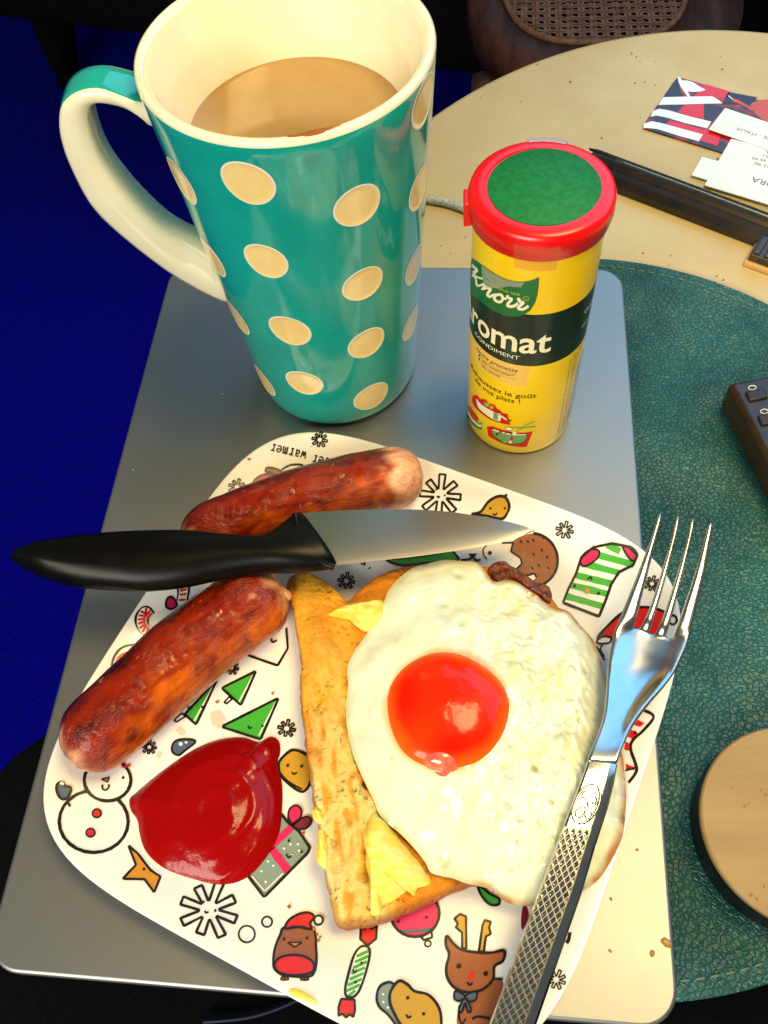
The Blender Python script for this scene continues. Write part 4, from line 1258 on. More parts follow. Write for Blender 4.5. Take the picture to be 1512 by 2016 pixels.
tines = [([(540, 470), (600, 325), (650, 190), (674, 112), (680, 94)], [(612, 450), (648, 300), (676, 180), (694, 113), (694, 94)]),
         ([(650, 440), (692, 310), (728, 190), (744, 116), (746, 103)], [(674, 462), (714, 320), (744, 195), (761, 118), (761, 103)]),
         ([(704, 462), (750, 320), (786, 195), (800, 126), (802, 114)], [(736, 474), (775, 320), (801, 200), (817, 128), (816, 114)]),
         ([(764, 472), (812, 330), (846, 205), (864, 143), (868, 129)], [(836, 420), (862, 300), (877, 200), (885, 146), (884, 129)])]
for t, (tl, tr) in enumerate(tines):
    prev = (2*t, 2*t+1)
    tl = resample(spline([toprow[2*t]]+tl, 4), 14)[1:]; tr = resample(spline([toprow[2*t+1]]+tr, 4), 14)[1:]
    for q, (a, b) in enumerate(zip(tl, tr)):
        k = len(v); v.append(tuple(fpt(tuple(a)))); v.append(tuple(fpt(tuple(b))))
        f.append((prev[0], k, k+1, prev[1])); prev = (k, k+1)
o = mk('head', v, f, steel_m, FK); recalc(o)
m = o.modifiers.new('sol', 'SOLIDIFY'); m.thickness = .0019; m.offset = 0
m = o.modifiers.new('sub', 'SUBSURF'); m.levels = 2; m.render_levels = 2
# handle
HL = resample([(412, 1030), (398, 1075), (375, 1135), (330, 1250), (200, 1600), (45, 2016), (-40, 2250)], 60)
HR = resample([(527, 1040), (514, 1110), (492, 1200), (445, 1345), (392, 1525), (222, 2016), (140, 2250)], 60)
v, f = [], []
for i in range(60):
    l, r = HL[i], HR[i]; g = lambda u: (l[0]+(r[0]-l[0])*u, l[1]+(r[1]-l[1])*u)
    prof = [(0, -.0022), (.0, -.0004), (.035, .0006), (.10, .0010), (.72, .0010), (.77, .0009), (.95, .0001), (1, -.0010), (1, -.0030), (.5, -.0034)]
    e = sstep(0, .05, i/59); 
    for u, dz in prof: v.append(tuple(fpt(g(u), dz*(.55+.45*e))))
m_ = len(prof)
for i in range(59):
    for k in range(m_): f.append((i*m_+k, i*m_+(k+1) % m_, (i+1)*m_+(k+1) % m_, (i+1)*m_+k))
f.append(tuple(range(m_-1, -1, -1))); f.append(tuple(range(59*m_, 60*m_)))
o = FH = mk('handle', v, f, steel_m, FK, sharp=14); recalc(o)


def hpt(s, u, dz):
    """s along the handle 0..1, u across 0..1"""
    i = min(58, int(s*59)); q = s*59-i
    l = HL[i]*(1-q)+HL[i+1]*q; r = HR[i]*(1-q)+HR[i+1]*q
    return tuple(fpt((l[0]+(r[0]-l[0])*u, l[1]+(r[1]-l[1])*u), dz))


# diamond relief
v, f = [], []
rows, s0, s1, u0, u1, ncol = 25, .20, .99, .05, .74, 4
ds = (s1-s0)/rows; du = (u1-u0)/ncol
for rI in range(rows*2+1):
    odd = rI % 2
    for cI in range(ncol+(0 if odd else 1)):
        sc_ = s0+rI*ds/2; uc = u0+(cI+(.5 if odd else 0))*du
        b0 = len(v)
        L_ = max(u0, uc-du*.46); R_ = min(u1, uc+du*.46)
        if sc_-ds*.46 < s0: continue
        # an oval cartouche cuts into the first rows
        if sc_ < .235 and False: continue
        v += [hpt(sc_-ds*.46, uc, .0010), hpt(sc_, R_, .0010), hpt(sc_+ds*.46, uc, .0010), hpt(sc_, L_, .0010), hpt(sc_, min(u1-.02, max(u0+.02, uc)), .0019)]
        for q in range(4): f.append((b0+q, b0+(q+1) % 4, b0+4))
o = mk('diamond_relief', v, f, steel_m, FH, smooth=False); recalc(o)
dark_steel = mat('dull_steel', lin(150, 148, 140), .35, metal=1)  # darker, duller steel between the raised diamonds
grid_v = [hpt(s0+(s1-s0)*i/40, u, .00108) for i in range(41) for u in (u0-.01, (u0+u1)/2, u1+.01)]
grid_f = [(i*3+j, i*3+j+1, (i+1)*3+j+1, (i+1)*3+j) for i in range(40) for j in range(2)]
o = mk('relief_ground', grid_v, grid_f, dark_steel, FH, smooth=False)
# cartouche: oval ring with scrolls
ring = [hpt(.125+.062*math.cos(t), .40+.33*math.sin(t), .0011) for t in [2*math.pi*k/40 for k in range(41)]]
v, f = tube(ring, .00045, 8); o = mk('cartouche', v, f, steel_m, FH)
for sc_ in ([(.085, .30), (.095, .22), (.110, .24), (.108, .34)], [(.100, .58), (.112, .66), (.125, .62), (.118, .54)], [(.135, .30), (.150, .20), (.168, .28), (.160, .42), (.145, .44)],
            [(.160, .48), (.172, .58), (.158, .66), (.146, .58)], [(.118, .40), (.130, .46), (.140, .38)]):
    v, f = tube([hpt(a, b, .0012) for a, b in spline(sc_, 6)], .00042, 7); mk('scroll', v, f, steel_m, FH)

# ------------------------------------------------------------------ mug
GC, GB, GT, GZ = (-.0193, .0918), .0336, .0456, .1640
MU = thing('tall_mug', (*GC, Z0), 'tall teal mug with cream polka dots and looped handle', 'mug')


def mug_r(z): return GB+(GT-GB)*(z-Z0)/(GZ-Z0)


prof = [(0, Z0+.0015), (GB-.006, Z0+.0015), (GB-.005, Z0+.0001), (GB-.0025, Z0+.0002), (GB-.0006, Z0+.0016), (GB+.0002, Z0+.004)]
prof += [(mug_r(Z0+.148*q/24), Z0+.148*q/24) for q in range(1, 24)]
nteal = len(prof)
prof += [(GT-.0003, GZ-.0018), (GT-.0006, GZ-.0006), (GT-.0016, GZ), (GT-.0030, GZ-.0004), (GT-.0040, GZ-.0018)]
inner = [(GT-.0040-(GT-.0040-.0345)*q/12-.0003*math.sin(math.pi*q/12), GZ-.0018-(GZ-.0018-.1340)*q/12) for q in range(1, 13)]
prof += inner+[(.0325, .12), (.030, .08), (.028, .04), (.026, Z0+.008), (0, Z0+.007)]
v, f = lathe(prof, GC, 128)
fm = []
for i in range(len(prof)-1): fm += [0 if i < nteal else 1]*128
o = MBD = mk('mug_body', v, f, [teal_m, cream_m], MU, fm=fm); recalc(o)


def cone_pt(a, z, off): r = mug_r(z)+off; return (GC[0]+r*math.cos(a), GC[1]+r*math.sin(a), z)


edge_m = mat('pale_dot_edge', lin(238, 236, 214), .2)
cols9 = {-100: (.1495, .1168, .0811, .0484), -58: (.1352, .1002, .0680, .0326), -140: (.1378, .1040, .0721, .0330), -19: (.1547, .1228, .0885, .0576),
         21: (.1352, .1002, .0680, .0326), 61: (.1495, .1168, .0811, .0484), 100: (.1352, .1002, .0680, .0326), 140: (.1495, .1168, .0811, .0484)}
rs = random.Random(2)
for deg, zs in cols9.items():
    for z in zs:
        a0 = math.radians(deg+rs.uniform(-1.2, 1.2)); rad = .0079*rs.uniform(.96, 1.03); n = 36
        v, f, fm = [], [], []
        for j, (q, off) in enumerate(((0, .0002), (.35, .0002), (.7, .0002), (.93, .0002), (.935, .00022), (1.0, .0001))):
            for k in range(n):
                t = 2*math.pi*k/n; wob = 1+.02*math.sin(2*t+z*900)+.012*math.sin(3*t+deg)
                dz = rad*q*wob*math.sin(t); da = rad*q*wob*math.cos(t)/mug_r(z+dz)
                v.append(cone_pt(a0+da, z+dz, off))
        for j in range(5):
            for k in range(n): f.append((j*n+k, j*n+(k+1) % n, (j+1)*n+(k+1) % n, (j+1)*n+k)); fm.append(1 if j >= 3 else 0)
        mk('polka_dot', v, f, [dot_m, edge_m], MBD, fm=fm)
# handle: two traced curves in the vertical plane of the handle, given a width
HPHI = math.radians(186); HW = .0072
hd = np.array([math.cos(HPHI), math.sin(HPHI), 0]); hn = np.array([-hd[1], hd[0], 0])
if hn[1] > 0: hn = -hn          # towards the camera


def handle_pt(px, off):
    d = rays([px])[0]; base = np.array([*GC, 0])+hn*off
    t = ((base-CAM)@hn)/(d@hn); p = CAM+d*t-base
    return float(p@hd), float(p[2])


outer = [(277, 206), (255, 197), (233, 190), (197, 180), (165, 182), (138, 194), (120, 214), (115, 243), (119, 280), (137, 333), (179, 411), (238, 470), (327, 539), (387, 574), (449, 598)]
innr = [(303, 258), (285, 240), (256, 223), (208, 208), (186, 211), (178, 226), (179, 256), (202, 321), (250, 387), (309, 446), (350, 475), (425, 512)]
OU = resample(spline([handle_pt(q, HW) for q in outer], 5), 60); IN = resample(spline([handle_pt(q, HW) for q in innr], 5), 60)
# carry both ends into the wall of the mug
OU[0] = (mug_r(OU[0][1])-.001, OU[0][1]); IN[0] = (mug_r(IN[0][1])-.001, IN[0][1])
OU[-1] = (mug_r(OU[-1][1])-.001, OU[-1][1]); IN[-1] = (mug_r(IN[-1][1])-.001, IN[-1][1])
v, f, fm = [], [], []
sec = [(0, .78), (.12, .95), (.5, 1.0), (.85, .9), (1.0, .6), (1.0, -.6), (.85, -.9), (.5, -1.0), (.12, -.95), (0, -.78), (-.03, -.4), (-.03, .4)]
ns = len(sec)
for i in range(60):
    o_, i_ = OU[i], IN[i]
    fl = 1+.25*sstep(.85, 1, i/59)+.2*sstep(.12, 0, i/59)
    for q, s_ in sec:
        rz = o_+(i_-o_)*q
        p = np.array([*GC, 0])+hd*rz[0]+hn*HW*s_*fl; v.append((p[0], p[1], rz[1]))
for i in range(59):
    for k in range(ns):
        f.append((i*ns+k, i*ns+(k+1) % ns, (i+1)*ns+(k+1) % ns, (i+1)*ns+k)); fm.append(0 if k in (9, 10, 11, 8, 0) and k != 8 and k != 0 else 1)
o = mk('mug_handle', v, f, [teal_m, cream_m], MU, fm=fm); recalc(o)
# drips of coffee dried on the rim
rimst_m = flat('dried_coffee', (150, 84, 22), .3)
for a_deg, wdt in ((-71, 10),):
    v, f = [], []
    for i in range(13):
        a_ = math.radians(a_deg+wdt*(i/12-.5)*2); th = .0011*math.sin(math.pi*i/12)+.0001
        for q in (-1, 0, 1):
            r = GT-.0024+th*q; v.append((GC[0]+r*math.cos(a_), GC[1]+r*math.sin(a_), GZ+.0001+(.0002 if q == 0 else -.0002)))
    for i in range(12):
        for j in range(2): f.append((i*3+j, i*3+j+1, (i+1)*3+j+1, (i+1)*3+j))
    mk('coffee_stain', v, f, rimst_m, MBD)
v, f = lathe([(0, .1366), (.020, .1366), (.0336, .1366), (.0346, .1368), (.0353, .1371)], GC, 96)
o = mk('coffee', v, f, coffee_m); tag(o, 'milky brown coffee filling the tall teal mug', 'coffee')

# ------------------------------------------------------------------ seasoning shaker
YC, YRr, YT = (.0592, .0686), .0212, .1165
YT = .1222
SH = thing('seasoning_shaker', (*YC, Z0), 'yellow seasoning shaker with red lid and green disc standing behind the plate', 'shaker')
yel_m = mat('yellow_label', lin(250, 206, 6), .28, col2=lin(246, 198, 4), nscale=40, coat=.25)
redp_m = mat('red_plastic', lin(232, 8, 10), .30, col2=lin(224, 4, 8), nscale=60)
grn_m = mat('green_sticker', lin(18, 118, 62), .65, spec=.25, col2=lin(14, 104, 52), nscale=500)
v, f = lathe([(0, Z0+.0006), (YRr-.002, Z0+.0006), (YRr-.0012, Z0+.0001), (YRr-.0004, Z0+.0004), (YRr, Z0+.0014), (YRr, Z0+.03), (YRr, .07), (YRr, .1), (YRr, YT), (0, YT)], YC, 120)
o = mk('can_body', v, f, yel_m, SH, sharp=50); recalc(o)
LR = YRr+.0010
v, f = lathe([(YRr-.001, YT-.0010), (LR-.0004, YT-.0010), (LR, YT-.0006), (LR+.0002, YT+.0024), (LR+.0006, YT+.0028), (LR+.0006, .1290), (LR+.0001, .1306), (LR-.0010, .1313), (LR-.0030, .1315), (.0178, .1315), (.0176, .1311), (0, .1311)], YC, 120)
o = LID = mk('lid', v, f, redp_m, SH, sharp=50); recalc(o)
v, f = lathe([(0, .1316), (.0172, .1316), (.0174, .1314), (.0174, .1310)], (YC[0]+.0006, YC[1]), 96)
o = mk('green_disc', v, f, grn_m, LID)
# thumb tab at the left of the lid
ta = math.radians(183); tv = []
for da in (-.16, .16):
    for r in (LR-.001, LR+.0022):
        for z in (.1195, .1285): tv.append((YC[0]+r*math.cos(ta+da), YC[1]+r*math.sin(ta+da), z))
o = mk('lid_tab', tv, [(0, 1, 3, 2), (4, 6, 7, 5), (0, 4, 5, 1), (2, 3, 7, 6), (1, 5, 7, 3), (0, 2, 6, 4)], redp_m, LID, smooth=False); recalc(o); bevel(o, .0006, 2)
TH0 = math.atan2(CAM[1]-YC[1], CAM[0]-YC[0])


def can_pre(pts):
    out = []
    for d in rays(pts):
        o2 = CAM[:2]-np.array(YC); a = d[0]**2+d[1]**2; b = 2*(o2@d[:2]); c = o2@o2-YRr**2
        D = max(0.0, b*b-4*a*c); t = (-b-math.sqrt(D))/(2*a); p = CAM+d*t
        th = math.atan2(p[1]-YC[1], p[0]-YC[0])-TH0
        while th > math.pi: th -= 2*math.pi
        while th < -math.pi: th += 2*math.pi
        out.append((th*YRr, p[2]))
    return out


def can_map(p, k):
    r = YRr+.00005+.00005*k; t = TH0+p[0]/YRr
    return (YC[0]+r*math.cos(t), YC[1]+r*math.sin(t), p[1])


def C_(): return Art(can_pre, can_map, (.0012, None))


LGREEN = mat('label_green', lin(14, 104, 48), .28); LDARK = mat('label_black_green', lin(14, 40, 30), .26, col2=lin(20, 34, 20), nscale=30)
LCREAM = flat('label_cream', (246, 232, 190), .3); LPEACH = flat('label_peach', (240, 190, 84), .35); LRED = flat('label_red', (214, 24, 12), .3)
LBLACK = flat('label_ink', (20, 18, 10), .3); LSAGE = flat('label_sage', (110, 160, 90), .3); LYG = flat('label_lime', (170, 190, 40), .3); LBLUE = flat('label_pale_blue', (190, 205, 215), .3)
# dark band round the can
b1 = can_pre(ZC([(700, 1105), (700, 1400), (850, 1040), (600, 1420)]))
BT, BBt = (b1[0][1]+b1[2][1])/2, (b1[1][1]+b1[3][1])/2
a = C_(); pts = [(-math.pi*YRr*.62, BBt), (math.pi*YRr*.62, BBt), (math.pi*YRr*.62, BT), (-math.pi*YRr*.62, BT)]
a.poly(pts, [(0, 1, 2, 3)], LDARK, 0); a.done('dark_band', SH)
# green emblem
a = C_()
emb = ZN([(152, 135), (230, 185), (300, 235), (420, 320), (540, 395), (660, 448), (780, 478), (900, 486), (1010, 468), (1090, 440), (1142, 412), (1142, 520), (1120, 680), (1085, 800), (1010, 920), (930, 970), (840, 1000), (740, 1005), (620, 985), (500, 930), (400, 870), (300, 790), (200, 710), (110, 620), (112, 420), (125, 250)])
a.fill(emb, LGREEN, 2, False)
a.done('green_emblem', SH)
# script word on the emblem
a = C_()
for st, wd in (([(155, 235), (185, 270), (225, 305), (200, 350), (160, 408)], 5), ([(170, 350), (215, 320), (245, 335)], 4.5), ([(315, 440), (255, 425), (200, 400), (215, 450), (222, 520), (250, 545), (300, 530), (318, 520), (340, 545), (300, 605)], 4.6),
               ([(320, 590), (370, 570), (425, 595), (400, 640), (385, 680), (420, 705), (470, 680), (520, 680)], 6.0),
               ([(560, 668), (500, 690), (485, 730), (520, 775), (580, 780), (610, 730), (590, 685), (560, 668)], 5.6), ([(600, 700), (650, 740), (680, 690), (700, 735)], 4.4),
               ([(700, 725), (740, 745), (690, 800), (680, 835), (730, 850), (790, 835), (830, 800)], 6.0), ([(820, 745), (850, 740), (860, 780), (910, 795), (850, 850), (840, 880), (890, 892), (940, 875), (988, 840)], 6.0)):
    a.line(ZN(st), wd, LCREAM, 4, False, True, 8)
a.done('script_lettering', SH, 'cream script lettering on the green emblem')
a = C_(); a.text('DEPUIS 1838', ZN([(500, 570)])[0], ZN([(858, 694)])[0], .0011, LYG, 4, .01)
a.ring(ZN([(948, 732)])[0], 5.5, 1.2, LYG, 4, 4.2); a.text('R', ZN([(935, 748)])[0], ZN([(962, 748)])[0], .0006, LYG, 4); a.done('small_lettering', SH)
# strip of clear tape over the emblem and over the lid
tape_m = mat('clear_tape', lin(206, 206, 176), .18, alpha=.42, bump=.5, bscale=300, bdist=.002)
a = C_(); a.fill(ZN([(300, 235), (420, 320), (540, 395), (660, 448), (780, 478), (920, 490), (880, 560), (700, 545), (580, 570), (450, 570), (380, 575), (330, 520), (310, 400)]), tape_m, 6, False); a.done('clear_tape', SH)
# word on the band
a = C_()
for ch, x0, x1, yb0, yb1, hgt in (('A', 20, 92, 150, 190, 1), ('r', 95, 172, 205, 250, .85), ('o', 180, 305, 330, 400, .72), ('m', 330, 606, 455, 545, .72), ('a', 632, 830, 540, 560, .72), ('t', 850, 972, 545, 540, 1)): pass
ew = can_pre(ZO([(330, 465), (606, 545), (955, 545), (635, 560)]))
base_v = (ew[1][1]+ew[2][1])/2
uR = can_pre(ZO([(962, 540)]))[0][0]; uM = can_pre(ZO([(335, 470)]))[0][0]
xh = abs(can_pre(ZO([(470, 345)]))[0][1]-can_pre(ZO([(470, 520)]))[0][1])
a.text('mat', (uM, base_v), (uR, base_v), xh*1.36, LCREAM, 3, .016, surf=True)
wm = uR-uM
a.text('Aro', (uM-wm*.98, base_v), (uM-wm*.035, base_v), xh*1.36, LCREAM, 3, .016, surf=True); a.done('bold_lettering', SH, 'bold cream lettering on the dark band')
cb = can_pre(ZO([(500, 605), (635, 632), (160, 385)]))
a = C_(); a.text('CONDIMENT', (uM-wm*.42, (cb[0][1]+cb[1][1])/2), (cb[1][0], (cb[0][1]+cb[1][1])/2), .0019, LCREAM, 3, .0, surf=True); a.done('small_lettering', SH)
# peach tag
tg = can_pre(ZO([(745, 705), (700, 942), (735, 860), (90, 400)]))
tL, tR = -YRr*1.45, tg[0][0]; tT, tB = BBt+.0002, (tg[1][1]+tg[2][1])/2-.0010
a = C_(); a.poly([(tL, tB), (tR-.0006, tB), (tR, tT), (tL, tT)], [(0, 1, 2, 3)], LPEACH, 1)
hh = tT-tB
a.text('Notre promesse', (tL+.0105, tT-hh*.36), (tR-.0040, tT-hh*.36), hh*.21, LBLACK, 2, .004, True, slant=.35)
for y, t, r in ((.60, 'sans conservateur*', .0050), (.84, 'sans colorant', .0102)): a.text(t, (tL+.0140, tT-hh*y), (tR-r, tT-hh*y), hh*.14, LBLACK, 2, 0, True)
a.line([(tL+.012, tT-hh*.46), (tR-.004, tT-hh*.46)], .00012, LBLACK, 2, False, False, surf=True); a.line([(tL+.012, tT-hh*.70), (tR-.004, tT-hh*.70)], .00012, LBLACK, 2, False, False, surf=True)
for y in (.44, .62): a.fill([(tL+.0125+.0006*math.cos(t), tT-hh*y+.0006*math.sin(t)) for t in [k*.6283 for k in range(10)]], LBLACK, 2, False, surf=True)
a.done('peach_tag', SH, 'peach tag printed on the yellow label')
sl = can_pre(ZP([(540, 290), (815, 275), (350, 215), (640, 350), (300, 280), (575, 345)]))
v1, v2 = (sl[0][1]+sl[1][1])/2+.0003, sl[3][1]
uL1 = sl[1][0]-.0305
a = C_(); a.text('Rehaussez le goût', (uL1, v1), (sl[1][0], v1), .0026, LBLACK, 1, .008, True); a.text('de vos plats !', (uL1+.004, v2), (sl[3][0], v2), .0026, LBLACK, 1, .008, True); a.done('slogan_lettering', SH)
# pictures of a pot, a bowl and a plate
a = C_()
a.fill(ZP([(140, 262), (185, 255), (250, 330), (330, 400), (420, 440), (508, 456), (540, 575), (440, 555), (330, 520), (230, 450), (150, 370), (130, 310)]), LRED, 1, False)
a.both(ZP([(180, 290), (230, 345), (310, 400), (390, 440), (440, 450), (440, 520), (420, 535), (340, 505), (250, 440), (195, 380)]), LCREAM, .8, 2, True, LBLACK)
a.fill(ZP([(365, 435), (405, 450), (410, 520), (360, 505)]), LSAGE, 5, False)
a.fill(ZP([(215, 318), (260, 298), (300, 330), (290, 352), (330, 350), (370, 360), (400, 400), (440, 425), (435, 448), (380, 436), (300, 392)]), LRED, 5); a.disc(ZP([(300, 355)])[0], 4, LYG, 6, 3.4); a.disc(ZP([(345, 382)])[0], 4, LYG, 6, 3); a.disc(ZP([(278, 345)])[0], 3, LSAGE, 6)
a.line(ZP([(400, 450), (450, 480), (500, 512), (520, 520)]), 3.4, LCREAM, 5); a.line(ZP([(500, 512), (550, 526)]), 2.2, LBLACK, 6); a.ring(ZP([(425, 448)])[0], 4, 1, LBLACK, 5, 3)
a.done('pot_picture', SH)
a = C_()
a.fill(ZP([(290, 590), (350, 588), (480, 630), (600, 655), (700, 655), (780, 640), (710, 808), (600, 805), (480, 780), (380, 735), (305, 690)]), LRED, 1, False)
a.both(ZP([(345, 615), (420, 640), (520, 665), (620, 672), (712, 668), (700, 730), (650, 765), (560, 775), (470, 755), (390, 710), (350, 660)]), LSAGE, .9, 2, True, LBLACK)
a.line(ZP([(360, 620), (440, 645), (540, 668), (640, 674), (705, 670)]), 2.4, LCREAM, 5)
a.disc(ZP([(435, 648)])[0], 3, LRED, 6); a.disc(ZP([(552, 715)])[0], 3.4, LRED, 6); a.line(ZP([(480, 660), (520, 650), (560, 675)]), 1.6, LBLACK, 6); a.disc(ZP([(540, 750)])[0], 3, LCREAM, 6); a.disc(ZP([(480, 748)])[0], 2.6, LYG, 6); a.disc(ZP([(400, 668)])[0], 2.2, LBLACK, 6)
a.line(ZP([(600, 650), (690, 580), (792, 532)]), 1.8, LSAGE, 6, False, False); a.line(ZP([(560, 600), (680, 602), (805, 586)]), 1.8, LSAGE, 6, False, False)
a.both(ZP([(485, 605), (510, 590), (550, 596), (565, 610), (530, 628), (495, 622)]), LCREAM, .8, 5, True, LBLACK); a.disc(ZP([(585, 655)])[0], 4, LCREAM, 6, 3)
a.done('bowl_picture', SH)
a = C_()
a.fill(ZP([(85, 355), (110, 420), (150, 490), (200, 540), (245, 550), (236, 635), (170, 600), (110, 520), (80, 440)]), LSAGE, 1, False); a.fill(ZP([(95, 370), (140, 420), (185, 480), (205, 525), (160, 520), (115, 450)]), LRED, 2)
a.line(ZP([(90, 430), (140, 520), (215, 585), (236, 575)]), 2.6, LCREAM, 3); a.line(ZP([(85, 470), (130, 545), (190, 598), (236, 610)]), 1.4, LBLACK, 3); a.done('dish_picture', SH)
# small print and pale panel on the right
a = C_(); q = can_pre(ZP([(1150, 90), (1020, 680)]))
for k, (du_, hh2) in enumerate(((0, .0010), (.0022, .0009), (.0036, .0009))):
    a.text('Ingredients sel exhausteur de gout conserver au sec', (q[0][0]+du_, q[1][1]), (q[0][0]+du_, BBt-.003), .0008, LBLACK, 1, 0, True)
pu = q[0][0]+.0060
a.poly([(pu, Z0+.006), (pu+.013, Z0+.006), (pu+.013, BBt-.012), (pu, BBt-.012)], [(0, 1, 2, 3)], LBLUE, 1)
for k in range(9): a.poly([(pu+.0006, Z0+.008+k*.004), (pu+.0124, Z0+.008+k*.004), (pu+.0124, Z0+.0095+k*.004), (pu+.0006, Z0+.0095+k*.004)], [(0, 1, 2, 3)], flat('label_slate', (120, 140, 165), .3), 2)
for k, (y0, s_) in enumerate(((.35, .0020), (.62, .0014))): a.text('Condimento', (pu-.003, BBt+(BT-BBt)*(1-y0)), (pu+.010, BBt+(BT-BBt)*(1-y0)), s_, LCREAM, 3, .01, True)
a.done('small_print', SH)
# tape over the lid's front
tape2_m = mat('lid_tape', lin(236, 120, 84), .16, alpha=.24, bump=.7, bscale=260, bdist=.002)


def lid_tape(u0, u1, path, name, m):
    v, f = [], []
    for i, (r, z) in enumerate(path):
        for j in range(9):
            t = TH0+(u0+(u1-u0)*j/8)/YRr; rr = r+.00025+.0002*noise.noise(Vector((j*.9, i*.8, u0*100)))
            v.append((YC[0]+rr*math.cos(t), YC[1]+rr*math.sin(t), z))
    n = 9
    for i in range(len(path)-1):
        for j in range(8): f.append((i*n+j, i*n+j+1, (i+1)*n+j+1, (i+1)*n+j))
    return mk(name, v, f, m, LID)


tq = can_pre(ZC([(460, 760), (705, 780)]))
lid_tape(tq[0][0], tq[1][0], [(LR+.0007, .1282), (LR+.0007, .1255), (LR+.0005, .1230), (LR+.0002, .1212), (YRr+.0005, .1204), (YRr+.0002, .1190), (YRr+.0002, .1172)], 'lid_tape', tape2_m)
tb = math.pi*YRr*1.0
lid_tape(tb-.006, tb+.006, [(LR-.0020, .1317), (LR+.0006, .1312), (LR+.0012, .1280), (LR+.0012, .1240)], 'lid_tape', mat('back_tape', lin(210, 214, 240), .15, alpha=.6))

# ------------------------------------------------------------------ things on the far side of the table
# white cord
cord_m = mat('white_braid', lin(200, 208, 208), .7, col2=lin(150, 160, 160), nscale=900, bump=.8, bscale=1200)
cp = spline([(700, 380), (780, 384), (835, 392), (880, 400), (925, 416), (980, 440), (1060, 470)], 6)
v, f = tube([tuple(q) for q in un(cp, .0021)], .0020, 12); o = mk('braided_cord', v, f, cord_m); tag(o, 'white braided cord running from behind the mug to the shaker', 'cord')

# cards
rcard_m = bpy.data.materials.new('red_black_print'); rcard_m.use_nodes = True
N, L, B = nodes_of(rcard_m); tc = N.new('ShaderNodeTexCoord')
n1 = N.new('ShaderNodeTexNoise'); n1.inputs['Scale'].default_value = 55; n1.inputs['Detail'].default_value = 2; L.new(tc.outputs['Object'], n1.inputs['Vector'])
cr = N.new('ShaderNodeValToRGB'); e = cr.color_ramp.elements; e[0].position = .46; e[0].color = (*lin(58, 26, 16), 1); e[1].position = .60; e[1].color = (*lin(176, 26, 20), 1)
L.new(n1.outputs['Fac'], cr.inputs['Fac']); L.new(cr.outputs['Color'], B.inputs['Base Color']); B.inputs['Roughness'].default_value = .25
wcard_m = mat('white_card', lin(226, 236, 238), .5)


def card(name, c0, xdir, wdt, hgt, z, th, m, label, r=.0025):
    """c0: left top corner, xdir: direction of its long edge (to the right)"""
    xd = np.array(xdir[:2], float); xd /= np.linalg.norm(xd); yd = np.array([xd[1], -xd[0]])
    T = thing(name, (c0[0], c0[1], z), label, 'card', 'cards on the table')
    out = []
    for (sx, sy, a0) in ((1, 0, 0), (1, 1, 0), (0, 1, 0), (0, 0, 0)): out.append((sx, sy))
    pts = [np.array(c0[:2])+xd*(wdt*p[0])+yd*(hgt*p[1]) for p in rr01(wdt, hgt, r)]
    mk('card_sheet', *prism(ccw([tuple(p) for p in pts]), z, z+th), m, T, smooth=False)
    return T, xd, yd


def rr01(w_, h_, r):
    out = []
    for cx, cy, a0 in ((w_-r, h_-r, 0), (r, h_-r, 90), (r, r, 180), (w_-r, r, 270)):
        for i in range(5):
            a_ = math.radians(a0+22.5*i); out.append(((cx+r*math.cos(a_))/w_, (cy+r*math.sin(a_))/h_))
    return out


q = un([(1333.5, 152), (1265, 252), (1423, 301), (1512, 195.5)], .0008)
xd = q[2]-q[1]
RCD, xd, yd = card('printed_card', q[0], xd, .085, np.linalg.norm(q[1]-q[0]), .0002, .0009, rcard_m, 'red and black card with white stripes, partly under white cards')
tz = .0011


def T_(): return Art(lambda pts: [tuple(p) for p in un(pts, tz)[:, :2]], lambda p, k: (p[0], p[1], tz+.00004+.00005*k))


CW = flat('card_white_ink', (232, 244, 246), .3); CRED = flat('card_red_ink', (212, 24, 16), .3); COR = flat('card_orange_ink', (196, 72, 20), .3); CDK = flat('card_dark_ink', (48, 20, 14), .3)
a = T_()
for pts in ([(800, 285), (840, 258), (1080, 330), (1085, 385), (1010, 410), (700, 390)], [(600, 480), (810, 470), (810, 640), (640, 600), (525, 560)], [(440, 645), (800, 750), (1000, 800), (960, 930), (800, 880), (400, 690)]): a.fill(ZJ(pts), CRED, 0, False)
a.fill(ZJ([(1390, 440), (1512, 420), (1600, 450), (1600, 660), (1450, 640), (1320, 500)]), COR, 0)
a.fill(ZJ([(470, 240), (520, 185), (560, 330), (600, 385), (380, 385)]), CDK, 0, False); a.fill(ZJ([(1080, 340), (1400, 400), (1300, 480), (1000, 480)]), CDK, 0, False)
a.line(ZJ([(1120, 425), (1180, 445), (1250, 480), (1340, 535)]), 6, COR, 1); a.line(ZJ([(1075, 380), (1125, 420)]), 2, CW, 1)
a.fill(ZJ([(525, 178), (550, 182), (570, 215), (630, 216), (690, 235), (760, 280), (830, 318), (780, 335), (700, 342), (635, 335), (665, 400), (672, 430), (640, 455), (655, 420), (620, 375), (560, 290), (530, 230)]), CW, 2, False)
a.fill(ZJ([(365, 398), (620, 392), (900, 388), (960, 420), (1015, 465), (800, 470), (560, 478), (310, 482)]), CW, 1, False)
a.fill(ZJ([(255, 548), (320, 525), (420, 540), (660, 610), (890, 665), (845, 738), (600, 680), (400, 620), (290, 598), (225, 612)]), CW, 1, False)
a.fill(ZJ([(150, 690), (240, 660), (340, 680), (560, 740), (800, 805), (755, 880), (500, 810), (300, 745), (190, 735), (150, 738)]), CW, 1, False)
a.done('card_print', RCD)
qa = un([(1428, 211), (1407, 256), (1446, 271)], .003)
qc = un([(1383, 307), (1368, 345), (1512, 388)], .002)
qb = un(ZJ([(1112, 842), (985, 1066)]), .0025)
dC = qc[2]-qc[1]
